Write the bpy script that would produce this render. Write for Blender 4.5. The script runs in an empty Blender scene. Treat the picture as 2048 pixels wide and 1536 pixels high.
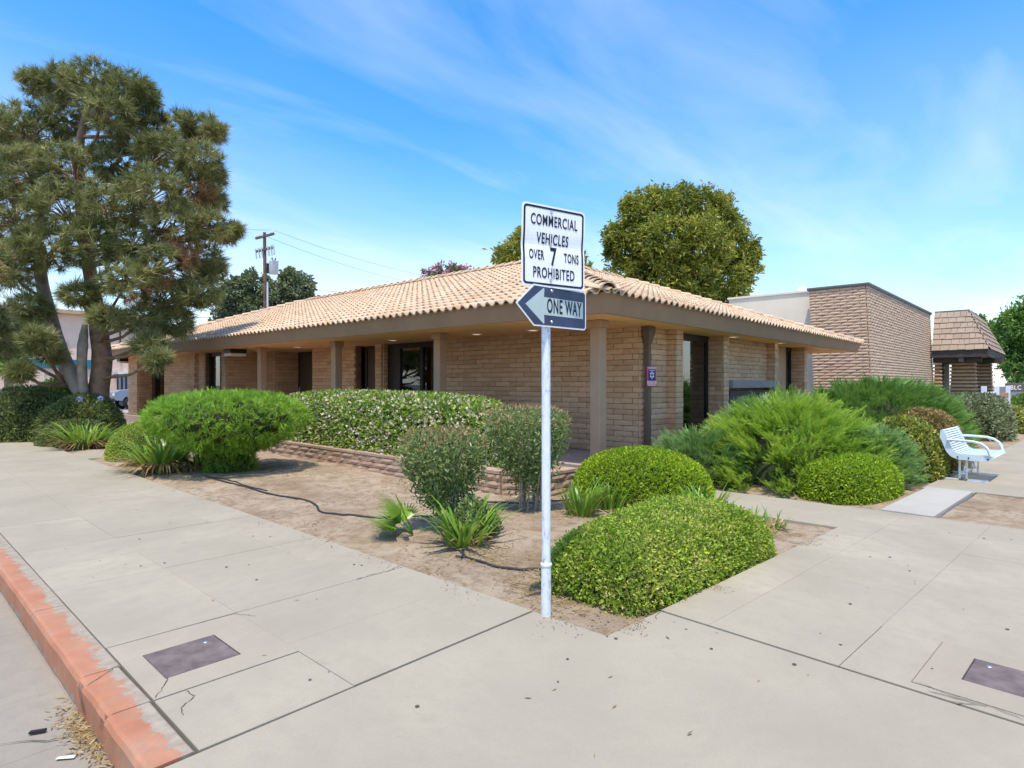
import bpy, bmesh, math, random
import numpy as np
from mathutils import Vector, Matrix
R = math.radians
rng = np.random.default_rng(7); random.seed(7)
S = bpy.context.scene
COL = S.collection

# ------------------------------------------------------------------ camera, sky, sun, exposure
CAM = (-3.105, -2.100, 1.55); YAW = -47.04; F = 1209.0
cd = bpy.data.cameras.new('camera'); cam = bpy.data.objects.new('camera', cd); COL.objects.link(cam)
cam.location = CAM; cam.rotation_euler = (R(90), 0, R(YAW))
cd.sensor_width = 36; cd.lens = 36*F/2048; cd.shift_y = -0.0015; cd.clip_start = .05; cd.clip_end = 3000
S.camera = cam
FW = np.array([-math.sin(R(YAW)), math.cos(R(YAW))]); RT = np.array([math.cos(R(YAW)), math.sin(R(YAW))])
SUN_EL = 71.0
sd = RT*math.sin(R(5)) + FW*math.cos(R(5))                       # ground direction in which shadows fall
sv = Vector((sd[0]*math.cos(R(SUN_EL)), sd[1]*math.cos(R(SUN_EL)), -math.sin(R(SUN_EL))))
sl = bpy.data.lights.new('sun', 'SUN'); sl.energy = 2.3; sl.angle = R(.55); sl.color = (1, .915, .77)
so = bpy.data.objects.new('sun', sl); COL.objects.link(so); so.location = (0, 0, 30)
so.rotation_euler = sv.to_track_quat('-Z', 'Y').to_euler()
W = bpy.data.worlds.new('World'); S.world = W; W.use_nodes = True
nt = W.node_tree; nt.nodes.clear()
def wn(t, **k):
    n = nt.nodes.new(t)
    for a, b in k.items(): setattr(n, a, b)
    return n
sky = wn('ShaderNodeTexSky', sky_type='NISHITA', sun_disc=False, sun_elevation=R(SUN_EL),
         sun_rotation=math.atan2(-sd[0], -sd[1]), altitude=100, air_density=1.0, dust_density=1.0, ozone_density=1.6)
hs = wn('ShaderNodeHueSaturation'); hs.inputs['Saturation'].default_value = 1.55; hs.inputs['Value'].default_value = 1.0
hs.inputs['Hue'].default_value = .498
tc = wn('ShaderNodeTexCoord'); sep = wn('ShaderNodeSeparateXYZ')
zz = wn('ShaderNodeMath', operation='ADD'); zz.inputs[1].default_value = .12
dv = wn('ShaderNodeVectorMath', operation='DIVIDE'); cmb = wn('ShaderNodeCombineXYZ')
mp = wn('ShaderNodeMapping'); mp.inputs['Scale'].default_value = (.55, 1.5, 1); mp.inputs['Rotation'].default_value = (0, 0, R(20)); mp.inputs['Location'].default_value = (3.2, 1.4, 0)
nz = wn('ShaderNodeTexNoise'); nz.inputs['Scale'].default_value = 1.5; nz.inputs['Detail'].default_value = 9; nz.inputs['Roughness'].default_value = .52; nz.inputs['Distortion'].default_value = .35
cr = wn('ShaderNodeValToRGB'); cr.color_ramp.elements[0].position = .46; cr.color_ramp.elements[0].color = (0, 0, 0, 1); cr.color_ramp.elements[1].position = .95; cr.color_ramp.elements[1].color = (.5, .5, .5, 1)
mx = wn('ShaderNodeMix', data_type='RGBA'); mx.inputs['B'].default_value = (4.2, 4.3, 4.4, 1)
bg = wn('ShaderNodeBackground'); bg.inputs['Strength'].default_value = .15
wo = wn('ShaderNodeOutputWorld'); L = nt.links.new
L(tc.outputs['Generated'], sep.inputs[0]); L(sep.outputs['Z'], zz.inputs[0])
for i in range(3): L(zz.outputs[0], cmb.inputs[i])
L(tc.outputs['Generated'], dv.inputs[0]); L(cmb.outputs[0], dv.inputs[1]); L(dv.outputs[0], mp.inputs['Vector'])
L(mp.outputs[0], nz.inputs['Vector']); L(nz.outputs['Fac'], cr.inputs['Fac'])
hz = wn('ShaderNodeValToRGB'); e_ = hz.color_ramp.elements; e_[0].position = 0; e_[0].color = (.62, .62, .62, 1); e_[1].position = 1.0; e_[1].color = (.0, .0, .0, 1)
for p_, c_ in ((.12, .44), (.28, .21), (.5, .06)): k_ = e_.new(p_); k_.color = (c_, c_, c_, 1)
L(sep.outputs['Z'], hz.inputs['Fac'])
n2_ = wn('ShaderNodeTexNoise'); n2_.inputs['Scale'].default_value = .55; n2_.inputs['Detail'].default_value = 4; L(mp.outputs[0], n2_.inputs['Vector'])
r2_ = wn('ShaderNodeMapRange'); r2_.inputs['From Min'].default_value = .35; r2_.inputs['From Max'].default_value = .7; r2_.inputs['To Min'].default_value = .55; r2_.inputs['To Max'].default_value = 1.35; L(n2_.outputs['Fac'], r2_.inputs['Value'])
hm_ = wn('ShaderNodeMath', operation='MULTIPLY'); L(hz.outputs['Color'], hm_.inputs[0]); L(r2_.outputs[0], hm_.inputs[1])
mh_ = wn('ShaderNodeMix', data_type='RGBA'); mh_.inputs['B'].default_value = (4.35, 4.4, 4.7, 1); L(hm_.outputs[0], mh_.inputs['Factor'])
L(sky.outputs[0], hs.inputs['Color']); L(hs.outputs[0], mh_.inputs['A']); L(mh_.outputs['Result'], mx.inputs['A']); L(cr.outputs['Color'], mx.inputs['Factor'])
L(mx.outputs['Result'], bg.inputs['Color']); L(bg.outputs[0], wo.inputs['Surface'])
S.view_settings.view_transform = 'Standard'; S.view_settings.look = 'None'; S.view_settings.exposure = 1.0; S.view_settings.gamma = 1
S.view_settings.use_curve_mapping = False
S.render.engine = 'CYCLES'
S.cycles.max_bounces = 8; S.cycles.diffuse_bounces = 6; S.cycles.transparent_max_bounces = 8
S.cycles.use_denoising = True; S.cycles.caustics_reflective = False; S.cycles.caustics_refractive = False

# ------------------------------------------------------------------ helpers
def DP(px, d):
    """world x,y of the point seen in photo column px at forward distance d (metres)"""
    p = np.array(CAM[:2]) + FW*d + RT*((px-1024.)/F*d); return float(p[0]), float(p[1])
def DZ(py, d): return CAM[2] + (765.-py)/F*d
def meta(o, label=None, cat=None, group=None, kind=None):
    if label: o['label'] = label
    if cat: o['category'] = cat
    if group: o['group'] = group
    if kind: o['kind'] = kind
    return o
def link(o, parent=None):
    COL.objects.link(o)
    if parent: o.parent = parent
    return o
def empty(name, loc=(0, 0, 0), rz=0, label=None, cat=None, group=None, kind=None):
    o = bpy.data.objects.new(name, None); o.location = loc; o.rotation_euler = (0, 0, rz); o.empty_display_size = .2
    link(o); return meta(o, label, cat, group, kind)
def npmesh(name, V, Fc, mat=None, tint=None, smooth=False):
    """V (n,3), Fc (m,k) uniform polygons"""
    me = bpy.data.meshes.new(name); V = np.asarray(V, np.float32); Fc = np.asarray(Fc, np.int32)
    me.vertices.add(len(V)); me.vertices.foreach_set('co', V.ravel())
    k = Fc.shape[1]; me.loops.add(Fc.size); me.loops.foreach_set('vertex_index', Fc.ravel())
    me.polygons.add(len(Fc)); me.polygons.foreach_set('loop_start', np.arange(0, Fc.size, k, dtype=np.int32))
    me.polygons.foreach_set('use_smooth', np.full(len(Fc), smooth, bool))
    me.update(calc_edges=True)
    if tint is not None:
        a = me.attributes.new('tint', 'FLOAT', 'POINT'); a.data.foreach_set('value', np.asarray(tint, np.float32))
    if mat: me.materials.append(mat)
    return me
class MB:
    def __init__(s): s.v = []; s.f = []; s.sm = []
    def add(s, vs, fs, smooth=False):
        b = len(s.v); s.v += [tuple(v) for v in vs]; s.f += [tuple(i+b for i in f) for f in fs]; s.sm += [smooth]*len(fs); return s
    def box(s, x0, x1, y0, y1, z0, z1):
        return s.add([(x0,y0,z0),(x1,y0,z0),(x1,y1,z0),(x0,y1,z0),(x0,y0,z1),(x1,y0,z1),(x1,y1,z1),(x0,y1,z1)],
                     [(0,3,2,1),(4,5,6,7),(0,1,5,4),(1,2,6,5),(2,3,7,6),(3,0,4,7)])
    def bevbox(s, x0, x1, y0, y1, z0, z1, b=.01):
        bm = bmesh.new(); bmesh.ops.create_cube(bm, size=1)
        for v in bm.verts: v.co = Vector(((x0+x1)/2+v.co.x*(x1-x0), (y0+y1)/2+v.co.y*(y1-y0), (z0+z1)/2+v.co.z*(z1-z0)))
        bmesh.ops.bevel(bm, geom=bm.edges[:], offset=b, segments=1, affect='EDGES')
        bm.verts.index_update(); s.add([v.co[:] for v in bm.verts], [[v.index for v in f.verts] for f in bm.faces]); bm.free(); return s
    def prism(s, poly, z0, z1):
        n = len(poly)
        s.add([(x, y, z0) for x, y in poly]+[(x, y, z1) for x, y in poly],
              [tuple(range(n-1, -1, -1)), tuple(range(n, 2*n))]+[(i, (i+1) % n, n+(i+1) % n, n+i) for i in range(n)]); return s
    def bevprism(s, poly, z0, z1, b=.006):
        n = len(poly); c = np.mean(poly, 0)
        ins = []
        P = np.array(poly, float)
        for i in range(n):
            a, p, q = P[i-1], P[i], P[(i+1) % n]
            e1 = (p-a)/max(np.linalg.norm(p-a), 1e-9); e2 = (q-p)/max(np.linalg.norm(q-p), 1e-9)
            n1 = np.array([-e1[1], e1[0]]); n2 = np.array([-e2[1], e2[0]]); m = n1+n2; m /= max(np.linalg.norm(m), 1e-6)
            ins.append(p+m*b/max(m@n1, .3))
        s.add([(x, y, z0) for x, y in poly]+[(x, y, z1-b) for x, y in poly]+[(x, y, z1) for x, y in ins],
              [tuple(range(2*n, 3*n))]+[(i, (i+1) % n, n+(i+1) % n, n+i) for i in range(n)]+[(n+i, n+(i+1) % n, 2*n+(i+1) % n, 2*n+i) for i in range(n)]); return s
    def tube(s, pts, rad, seg=8, cap=True, smooth=True):
        pts = [Vector(p) for p in pts]; n = len(pts)
        if not hasattr(rad, '__len__'): rad = [rad]*n
        rings = []; up = Vector((0, 0, 1)); prev = None
        for i, p in enumerate(pts):
            t = (pts[min(i+1, n-1)]-pts[max(i-1, 0)]).normalized()
            if prev is None: a = t.cross(up if abs(t.z) < .95 else Vector((1, 0, 0))).normalized()
            else: a = (prev-t*prev.dot(t)).normalized()
            prev = a; b = t.cross(a); rings.append([p+(a*math.cos(2*math.pi*k/seg)+b*math.sin(2*math.pi*k/seg))*rad[i] for k in range(seg)])
        vs = [v for r in rings for v in r]
        fs = [(i*seg+k, i*seg+(k+1) % seg, (i+1)*seg+(k+1) % seg, (i+1)*seg+k) for i in range(n-1) for k in range(seg)]
        s.add(vs, fs, smooth)
        if cap: s.add(rings[0], [tuple(range(seg-1, -1, -1))]); s.add(rings[-1], [tuple(range(seg))])
        return s
    def lathe(s, prof, cx=0, cy=0, seg=16, smooth=True):
        vs = [(cx+r*math.cos(2*math.pi*k/seg), cy+r*math.sin(2*math.pi*k/seg), z) for r, z in prof for k in range(seg)]
        fs = [(i*seg+k, i*seg+(k+1) % seg, (i+1)*seg+(k+1) % seg, (i+1)*seg+k) for i in range(len(prof)-1) for k in range(seg)]
        return s.add(vs, fs, smooth)
    def mesh(s, name, mat):
        me = bpy.data.meshes.new(name); me.from_pydata(s.v, [], s.f)
        me.polygons.foreach_set('use_smooth', s.sm); me.update()
        if mat: me.materials.append(mat)
        return me
    def build(s, name, mat, parent=None, loc=None, rz=0):
        o = bpy.data.objects.new(name, s.mesh(name, mat))
        if loc is not None: o.location = loc
        o.rotation_euler = (0, 0, rz); return link(o, parent)
def mobj(name, me, parent=None, loc=None, rot=None, scale=None):
    o = bpy.data.objects.new(name, me)
    if loc is not None: o.location = loc
    if rot is not None: o.rotation_euler = rot
    if scale is not None: o.scale = scale
    return link(o, parent)

# ------------------------------------------------------------------ materials
MT = {}
def nodes(name):
    m = bpy.data.materials.new(name); m.use_nodes = True; t = m.node_tree; t.nodes.clear(); MT[name] = m
    out = t.nodes.new('ShaderNodeOutputMaterial'); return m, t, out
def ramp(t, stops, fac=None, interp='LINEAR'):
    n = t.nodes.new('ShaderNodeValToRGB'); n.color_ramp.interpolation = interp; e = n.color_ramp.elements
    while len(e) < len(stops): e.new(.5)
    for el, (p, c) in zip(e, stops): el.position = p; el.color = (*c, 1) if len(c) == 3 else c
    if fac is not None: t.links.new(fac, n.inputs['Fac'])
    return n
def noise(t, vec, scale, detail=4, rough=.55, dist=0):
    n = t.nodes.new('ShaderNodeTexNoise'); n.inputs['Scale'].default_value = scale; n.inputs['Detail'].default_value = detail
    n.inputs['Roughness'].default_value = rough; n.inputs['Distortion'].default_value = dist
    if vec is not None: t.links.new(vec, n.inputs['Vector'])
    return n
def mth(t, op, a, b=None, clamp=False):
    n = t.nodes.new('ShaderNodeMath'); n.operation = op; n.use_clamp = clamp
    for i, v in enumerate((a, b)):
        if v is None: continue
        if isinstance(v, (int, float)): n.inputs[i].default_value = v
        else: t.links.new(v, n.inputs[i])
    return n.outputs[0]
def mixc(t, fac, a, b, mode='MIX'):
    n = t.nodes.new('ShaderNodeMix'); n.data_type = 'RGBA'; n.blend_type = mode
    for nm, v in (('Factor', fac), ('A', a), ('B', b)):
        if isinstance(v, (int, float)): n.inputs[nm].default_value = v
        elif isinstance(v, tuple): n.inputs[nm].default_value = (*v, 1)
        else: t.links.new(v, n.inputs[nm])
    return n.outputs['Result']
def geo(t, world=False):
    if world: return t.nodes.new('ShaderNodeNewGeometry').outputs['Position']
    return t.nodes.new('ShaderNodeTexCoord').outputs['Object']
def bump(t, h, strength, dist=.01):
    b = t.nodes.new('ShaderNodeBump'); b.inputs['Strength'].default_value = strength; b.inputs['Distance'].default_value = dist
    t.links.new(h, b.inputs['Height']); return b.outputs['Normal']
def princ(t, out, col, rough=.7, metal=0, spec=.3, normal=None):
    p = t.nodes.new('ShaderNodeBsdfPrincipled'); p.inputs['Metallic'].default_value = metal; p.inputs['Specular IOR Level'].default_value = spec
    for nm, v in (('Base Color', col), ('Roughness', rough)):
        if isinstance(v, (int, float)): p.inputs[nm].default_value = v
        elif isinstance(v, tuple): p.inputs[nm].default_value = (*v, 1)
        else: t.links.new(v, p.inputs[nm])
    if normal is not None: t.links.new(normal, p.inputs['Normal'])
    t.links.new(p.outputs[0], out.inputs['Surface']); return p
def basic(name, c, rough=.6, var=.15, scale=6, metal=0, spec=.3, bstr=.15, bscale=60, world=False):
    m, t, out = nodes(name); g = geo(t, world)
    n1 = noise(t, g, scale, 5); n2 = noise(t, g, bscale, 3)
    lo = tuple(x*(1-var) for x in c); hi = tuple(min(1, x*(1+var)) for x in c)
    col = ramp(t, [(.3, lo), (.7, hi)], n1.outputs['Fac']).outputs['Color']
    princ(t, out, col, rough, metal, spec, bump(t, n2.outputs['Fac'], bstr, .004) if bstr else None); return m
def concrete(name, c, dark=.75, stain=(.27, .225, .165)):
    m, t, out = nodes(name); g = geo(t, True)
    a = noise(t, g, .9, 6, .6); b = noise(t, g, 7, 5, .65); c3 = noise(t, g, 90, 3, .7); sp = noise(t, g, 260, 2, .5)
    oi = t.nodes.new('ShaderNodeObjectInfo')
    base = ramp(t, [(.25, tuple(x*.76 for x in c)), (.75, tuple(min(1, x*1.12) for x in c))], a.outputs['Fac']).outputs['Color']
    base = mixc(t, mth(t, 'MULTIPLY', ramp(t, [(.45, (0,0,0)), (.72, (1,1,1))], b.outputs['Fac']).outputs['Color'], .45), base, tuple(x*dark for x in c))
    base = mixc(t, mth(t, 'MULTIPLY', ramp(t, [(.60, (0,0,0)), (.78, (1,1,1))], noise(t, g, 1.7, 8, .72, .6).outputs['Fac']).outputs['Color'], .8), base, stain)
    base = mixc(t, mth(t, 'MULTIPLY', ramp(t, [(.35, (1,1,1)), (.6, (0,0,0))], c3.outputs['Fac']).outputs['Color'], .32), base, tuple(x*.68 for x in c))
    base = mixc(t, ramp(t, [(.68, (0,0,0)), (.72, (.55,.55,.55))], sp.outputs['Fac']).outputs['Color'], base, tuple(x*.55 for x in c))
    v = mth(t, 'MULTIPLY', oi.outputs['Random'], .42)
    base = mixc(t, v, base, tuple(x*.78 for x in c))
    h = mth(t, 'ADD', mth(t, 'MULTIPLY', c3.outputs['Fac'], .6), sp.outputs['Fac'])
    princ(t, out, base, .88, 0, .2, bump(t, h, .22, .003)); return m
def tinted(name, stops, rough=.8, spec=.25, nscale=14, namt=.35, bscale=70, bstr=.5, bdist=.006):
    """pieces (blocks, tiles, shingles): colour from a per-piece value plus grain"""
    m, t, out = nodes(name); g = geo(t)
    at = t.nodes.new('ShaderNodeAttribute'); at.attribute_name = 'tint'; oi = t.nodes.new('ShaderNodeObjectInfo')
    v = mth(t, 'FRACT', mth(t, 'ADD', at.outputs['Fac'], oi.outputs['Random']))
    wp = geo(t, True); n1 = noise(t, wp, nscale, 5, .65); n2 = noise(t, wp, bscale, 4, .6)
    col = ramp(t, stops, v).outputs['Color']
    k = mth(t, 'ADD', mth(t, 'MULTIPLY', n1.outputs['Fac'], namt*2), 1-namt)
    cc = t.nodes.new('ShaderNodeVectorMath'); cc.operation = 'SCALE'; t.links.new(col, cc.inputs[0]); t.links.new(k, cc.inputs['Scale'])
    h = mth(t, 'ADD', mth(t, 'MULTIPLY', n1.outputs['Fac'], 1.5), n2.outputs['Fac'])
    princ(t, out, cc.outputs[0], rough, 0, spec, bump(t, h, bstr, bdist)); return m
def leafmat(name, stops, trans=.35, rough=.5, spec=.35, patch=1.6, pamt=.5):
    m, t, out = nodes(name)
    at = t.nodes.new('ShaderNodeAttribute'); at.attribute_name = 'tint'
    n1 = noise(t, geo(t, True), patch, 3, .6)
    v = mth(t, 'ADD', mth(t, 'MULTIPLY', at.outputs['Fac'], 1-pamt*.6), mth(t, 'MULTIPLY', mth(t, 'SUBTRACT', n1.outputs['Fac'], .35), pamt*1.6), clamp=True)
    col = ramp(t, stops, v).outputs['Color']
    p = t.nodes.new('ShaderNodeBsdfPrincipled'); p.inputs['Roughness'].default_value = rough; p.inputs['Specular IOR Level'].default_value = spec
    t.links.new(col, p.inputs['Base Color'])
    tr = t.nodes.new('ShaderNodeBsdfTranslucent'); t.links.new(mixc(t, .18, col, (.5, .55, .08), 'MIX'), tr.inputs['Color'])
    ms = t.nodes.new('ShaderNodeMixShader'); ms.inputs[0].default_value = trans
    t.links.new(p.outputs[0], ms.inputs[1]); t.links.new(tr.outputs[0], ms.inputs[2]); t.links.new(ms.outputs[0], out.inputs['Surface']); return m

CONC = (.402, .353, .268)
concrete('concrete', CONC)
concrete('new_concrete', (.48, .45, .40), .85)
concrete('collar_concrete', (.40, .346, .264), .8)
concrete('gutter_concrete', (.33, .29, .235), .65)
basic('joint_dirt', (.10, .085, .065), .95, .3, 20, world=True)
basic('asphalt', (.11, .108, .105), .9, .2, 3, bstr=.4, bscale=120, world=True)
basic('pale_asphalt', (.32, .31, .30), .9, .12, 1.2, bstr=.3, bscale=120, world=True)
basic('fascia_paint', (.33, .21, .13), .65, .10, 1.5, bstr=.12, bscale=80)
basic('soffit_stucco', (.96, .54, .26), .85, .07, 1.0, bstr=.2, bscale=120)
basic('post_paint', (.42, .275, .175), .6, .10, 2.5, bstr=.1, bscale=60)
basic('dark_bronze', (.035, .03, .026), .4, .2, 4, metal=.3, bstr=.05)
basic('door_paint', (.115, .075, .05), .5, .12, 3, bstr=.06)
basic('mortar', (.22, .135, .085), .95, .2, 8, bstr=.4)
basic('mortar_dark', (.12, .08, .055), .95, .2, 8, bstr=.4)
basic('porch_floor', (.40, .29, .24), .7, .15, 2, bstr=.15)
basic('lamp_white', (.8, .76, .68), .5, .04, 3, bstr=0)
basic('galv', (.62, .64, .66), .5, .12, 9, metal=.25, bstr=.08)
basic('ledge_grey', (.26, .25, .24), .7, .1, 4)
basic('spout_brown', (.15, .10, .07), .6, .12, 3, bstr=.05)
basic('white_paint', (.72, .76, .80), .42, .06, 5, bstr=.04)
basic('bench_white', (.62, .71, .77), .35, .06, 4, spec=.5, bstr=.03)
basic('bolt_dark', (.06, .055, .06), .5, .2, 10, metal=.6, bstr=0)
basic('steel_cover', (.155, .12, .112), .7, .35, 9, metal=0, spec=.25, bstr=.35, bscale=150)
basic('rubber', (.02, .02, .02), .8, .2, 10)
basic('hose_black', (.025, .024, .026), .45, .3, 12, spec=.5)
basic('sign_white', (.90, .90, .90), .35, .05, 6, spec=.5, bstr=0)
basic('sign_ink', (.012, .015, .03), .4, .1, 6, bstr=0)
basic('sign_navy', (.022, .035, .085), .3, .45, 8, spec=.6, bstr=.03)
basic('sign_sage', (.50, .58, .54), .35, .06, 6, spec=.4, bstr=0)
basic('bolt_steel', (.6, .6, .6), .35, .1, 10, metal=.8, bstr=0)
basic('stucco_pink', (.80, .57, .44), .9, .07, .8, bstr=.3, bscale=40)
basic('stucco_grey', (.80, .72, .58), .9, .08, .7, bstr=.3, bscale=40)
basic('teal_paint', (.03, .20, .23), .6, .12, 2, bstr=.1)
basic('roof_metal', (.17, .16, .155), .5, .12, 4, metal=.2)
basic('wood_pole', (.14, .095, .07), .9, .3, 5, bstr=.5, bscale=30)
basic('truck_paint', (.22, .27, .35), .3, .05, 2, spec=.6, bstr=0)
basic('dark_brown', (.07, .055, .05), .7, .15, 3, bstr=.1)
basic('board_brown', (.13, .11, .09), .8, .15, 3)
basic('terracotta_board', (.45, .24, .13), .8, .1, 3)
basic('fence_white', (.72, .74, .82), .6, .05, 3, bstr=.05)
basic('stuff_pink', (.66, .09, .22), .5, .05, 10, bstr=0)
basic('stuff_navy', (.02, .03, .2), .5, .05, 10, bstr=0)
basic('paper', (.75, .75, .55), .8, .05, 10, bstr=0)
basic('twig', (.10, .07, .045), .95, .3, 12)
basic('web', (.6, .62, .6), .8, .1, 10)
tinted('block', [(0, (.52,.315,.18)), (.35, (.61,.385,.225)), (.7, (.66,.43,.265)), (1, (.56,.345,.205))], .85, .2, 16, .20, 60, .40, .010)
tinted('block_pale', [(0, (.53,.37,.25)), (.5, (.61,.44,.305)), (1, (.56,.40,.29))], .85, .2, 10, .16, 50, .5, .01)
tinted('planter_block', [(0, (.40,.27,.19)), (.5, (.46,.32,.23)), (1, (.42,.30,.23))], .9, .2, 18, .25, 60, .8, .012)
tinted('tile', [(0, (.54,.34,.20)), (.2, (.61,.435,.275)), (.5, (.57,.43,.30)), (.8, (.65,.48,.32)), (1, (.48,.355,.25))], .8, .25, 9, .25, 40, .35, .006)
tinted('shingle', [(0, (.34,.26,.19)), (.5, (.42,.32,.24)), (1, (.38,.29,.22))], .9, .15, 10, .25, 40, .5, .008)
def lampmat():
    m, t, out = nodes('lamp_lens'); e = t.nodes.new('ShaderNodeEmission'); e.inputs['Color'].default_value = (1, .86, .66, 1); e.inputs['Strength'].default_value = .55; t.links.new(e.outputs[0], out.inputs['Surface'])
lampmat()
# worn red kerb paint
def kerbmat():
    m, t, out = nodes('kerb_paint'); g = geo(t, True); s = t.nodes.new('ShaderNodeSeparateXYZ'); t.links.new(g, s.inputs[0])
    nrm = t.nodes.new('ShaderNodeSeparateXYZ'); t.links.new(t.nodes.new('ShaderNodeNewGeometry').outputs['Normal'], nrm.inputs[0])
    n1 = noise(t, g, 8, 8, .72, .6); n2 = noise(t, g, 60, 4, .6); n3 = noise(t, g, 2.2, 4, .6)
    w = mth(t, 'MULTIPLY', mth(t, 'ADD', s.outputs['X'], 2.225), 6.2)
    face = mth(t, 'MULTIPLY', mth(t, 'SUBTRACT', mth(t, 'MULTIPLY', s.outputs['Z'], -5.5), .05), mth(t, 'LESS_THAN', nrm.outputs['Z'], .5))
    e = mth(t, 'ADD', mth(t, 'ADD', w, face), mth(t, 'ADD', mth(t, 'MULTIPLY', n1.outputs['Fac'], 1.9), mth(t, 'MULTIPLY', n2.outputs['Fac'], .5)))
    mk = ramp(t, [(.79, (0,0,0)), (.91, (1,1,1))], mth(t, 'ADD', e, -.45)).outputs['Color']
    paint = ramp(t, [(.3, (.36,.125,.065)), (.5, (.44,.19,.105)), (.7, (.46,.25,.16))], n3.outputs['Fac']).outputs['Color']
    paint = mixc(t, ramp(t, [(.6, (0,0,0)), (.8, (.6,.6,.6))], n2.outputs['Fac']).outputs['Color'], paint, (.50, .30, .20))
    bare = ramp(t, [(.3, (.30,.245,.18)), (.7, (.40,.34,.265))], noise(t, g, 14, 5).outputs['Fac']).outputs['Color']
    scuff = ramp(t, [(.66, (0,0,0)), (.74, (.8,.8,.8))], noise(t, g, 3.6, 5, .6, .4).outputs['Fac']).outputs['Color']
    col = mixc(t, mk, paint, bare); col = mixc(t, mth(t, 'MULTIPLY', ramp(t, [(.42, (0,0,0)), (.75, (1,1,1))], noise(t, g, 11, 6, .7).outputs['Fac']).outputs['Color'], .55), col, (.24, .18, .13)); col = mixc(t, mth(t, 'MULTIPLY', scuff, mth(t, 'LESS_THAN', nrm.outputs['Z'], .5)), col, (.05, .045, .045))
    h = mth(t, 'ADD', mth(t, 'MULTIPLY', mk, -1.0), n2.outputs['Fac'])
    princ(t, out, col, .7, 0, .3, bump(t, h, .35, .003)); return m
kerbmat()
def dirtmat():
    m, t, out = nodes('dirt'); g = geo(t, True)
    a = noise(t, g, 1.1, 6, .62, .3); b = noise(t, g, 9, 6, .7); c = noise(t, g, 55, 4, .7); d = noise(t, g, 3.4, 5, .6, 1.0)
    col = ramp(t, [(.28, (.29,.21,.14)), (.5, (.43,.335,.235)), (.75, (.54,.44,.33))], a.outputs['Fac']).outputs['Color']
    col = mixc(t, ramp(t, [(.5, (0,0,0)), (.68, (.7,.7,.7))], d.outputs['Fac']).outputs['Color'], col, (.27, .165, .085))
    col = mixc(t, ramp(t, [(.36, (.75,.75,.75)), (.5, (0,0,0))], b.outputs['Fac']).outputs['Color'], col, (.25, .175, .115))
    col = mixc(t, ramp(t, [(.62, (0,0,0)), (.68, (.6,.6,.6))], c.outputs['Fac']).outputs['Color'], col, (.16, .10, .06))
    col = mixc(t, ramp(t, [(.28, (.5,.5,.5)), (.34, (0,0,0))], c.outputs['Fac']).outputs['Color'], col, (.55, .46, .36))
    h = mth(t, 'ADD', mth(t, 'MULTIPLY', b.outputs['Fac'], 2.2), c.outputs['Fac'])
    princ(t, out, col, .95, 0, .1, bump(t, h, 1.0, .02)); return m
dirtmat()
def glassmat():
    m, t, out = nodes('glass')
    fr = t.nodes.new('ShaderNodeFresnel'); fr.inputs['IOR'].default_value = 1.6
    tr = t.nodes.new('ShaderNodeBsdfTransparent'); tr.inputs['Color'].default_value = (.55, .60, .58, 1)
    gl = t.nodes.new('ShaderNodeBsdfGlossy'); gl.inputs['Roughness'].default_value = .015; gl.inputs['Color'].default_value = (.9, .95, .95, 1)
    ms = t.nodes.new('ShaderNodeMixShader'); t.links.new(mth(t, 'ADD', fr.outputs[0], .10, True), ms.inputs[0])
    t.links.new(tr.outputs[0], ms.inputs[1]); t.links.new(gl.outputs[0], ms.inputs[2]); t.links.new(ms.outputs[0], out.inputs['Surface']); return m
glassmat()
def polemat():
    m, t, out = nodes('sign_pole_paint'); g = geo(t, True)
    mpn = t.nodes.new('ShaderNodeMapping'); mpn.inputs['Scale'].default_value = (1, 1, .35); t.links.new(g, mpn.inputs['Vector'])
    a = noise(t, mpn.outputs[0], 34, 6, .7, .4); b = noise(t, mpn.outputs[0], 5, 4, .6)
    v = mth(t, 'ADD', a.outputs['Fac'], mth(t, 'MULTIPLY', mth(t, 'SUBTRACT', b.outputs['Fac'], .5), .5))
    col = ramp(t, [(.33, (.30,.33,.38)), (.40, (.66,.70,.75)), (.6, (.78,.82,.86))], v).outputs['Color']
    princ(t, out, col, .5, .1, .4, bump(t, a.outputs['Fac'], .15, .002)); return m
polemat()
# foliage
leafmat('leaf_box', [(0, (0.049,0.119,0.0168)), (.35, (0.126,0.266,0.028)), (.65, (0.266,0.448,0.035)), (1, (0.504,0.644,0.056))], .35, .42, .45, 2.4, .55)
leafmat('leaf_box_dry', [(0, (.11,.20,.03)), (.3, (.25,.38,.04)), (.6, (.42,.50,.07)), (.8, (.52,.50,.17)), (1, (.62,.70,.06))], .3, .5, .35, 2.6, .75)
leafmat('leaf_lime', [(0, (0.084,0.182,0.014)), (.4, (0.252,0.406,0.021)), (.75, (0.476,0.616,0.028)), (1, (0.7,0.784,0.056))], .38, .42, .4, 2.4, .4)
leafmat('leaf_juniper', [(0, (.06,.16,.022)), (.4, (.17,.35,.035)), (.75, (.33,.55,.06)), (1, (.48,.64,.11))], .38, .55, .25, 2, .35)
leafmat('leaf_gold', [(0, (.07,.17,.03)), (.35, (.19,.37,.045)), (.7, (.40,.57,.07)), (1, (.62,.70,.13))], .38, .55, .25, 1.1, .55)
leafmat('leaf_blue', [(0, (.05,.13,.045)), (.5, (.14,.29,.085)), (.8, (.26,.43,.14)), (1, (.40,.55,.22))], .32, .55, .25, 1.5, .35)
leafmat('leaf_darkjun', [(0, (0.042,0.119,0.028)), (.5, (0.098,0.238,0.049)), (.85, (0.196,0.364,0.07)), (1, (0.336,0.476,0.098))], .3, .55, .25, 1.3, .4)
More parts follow.
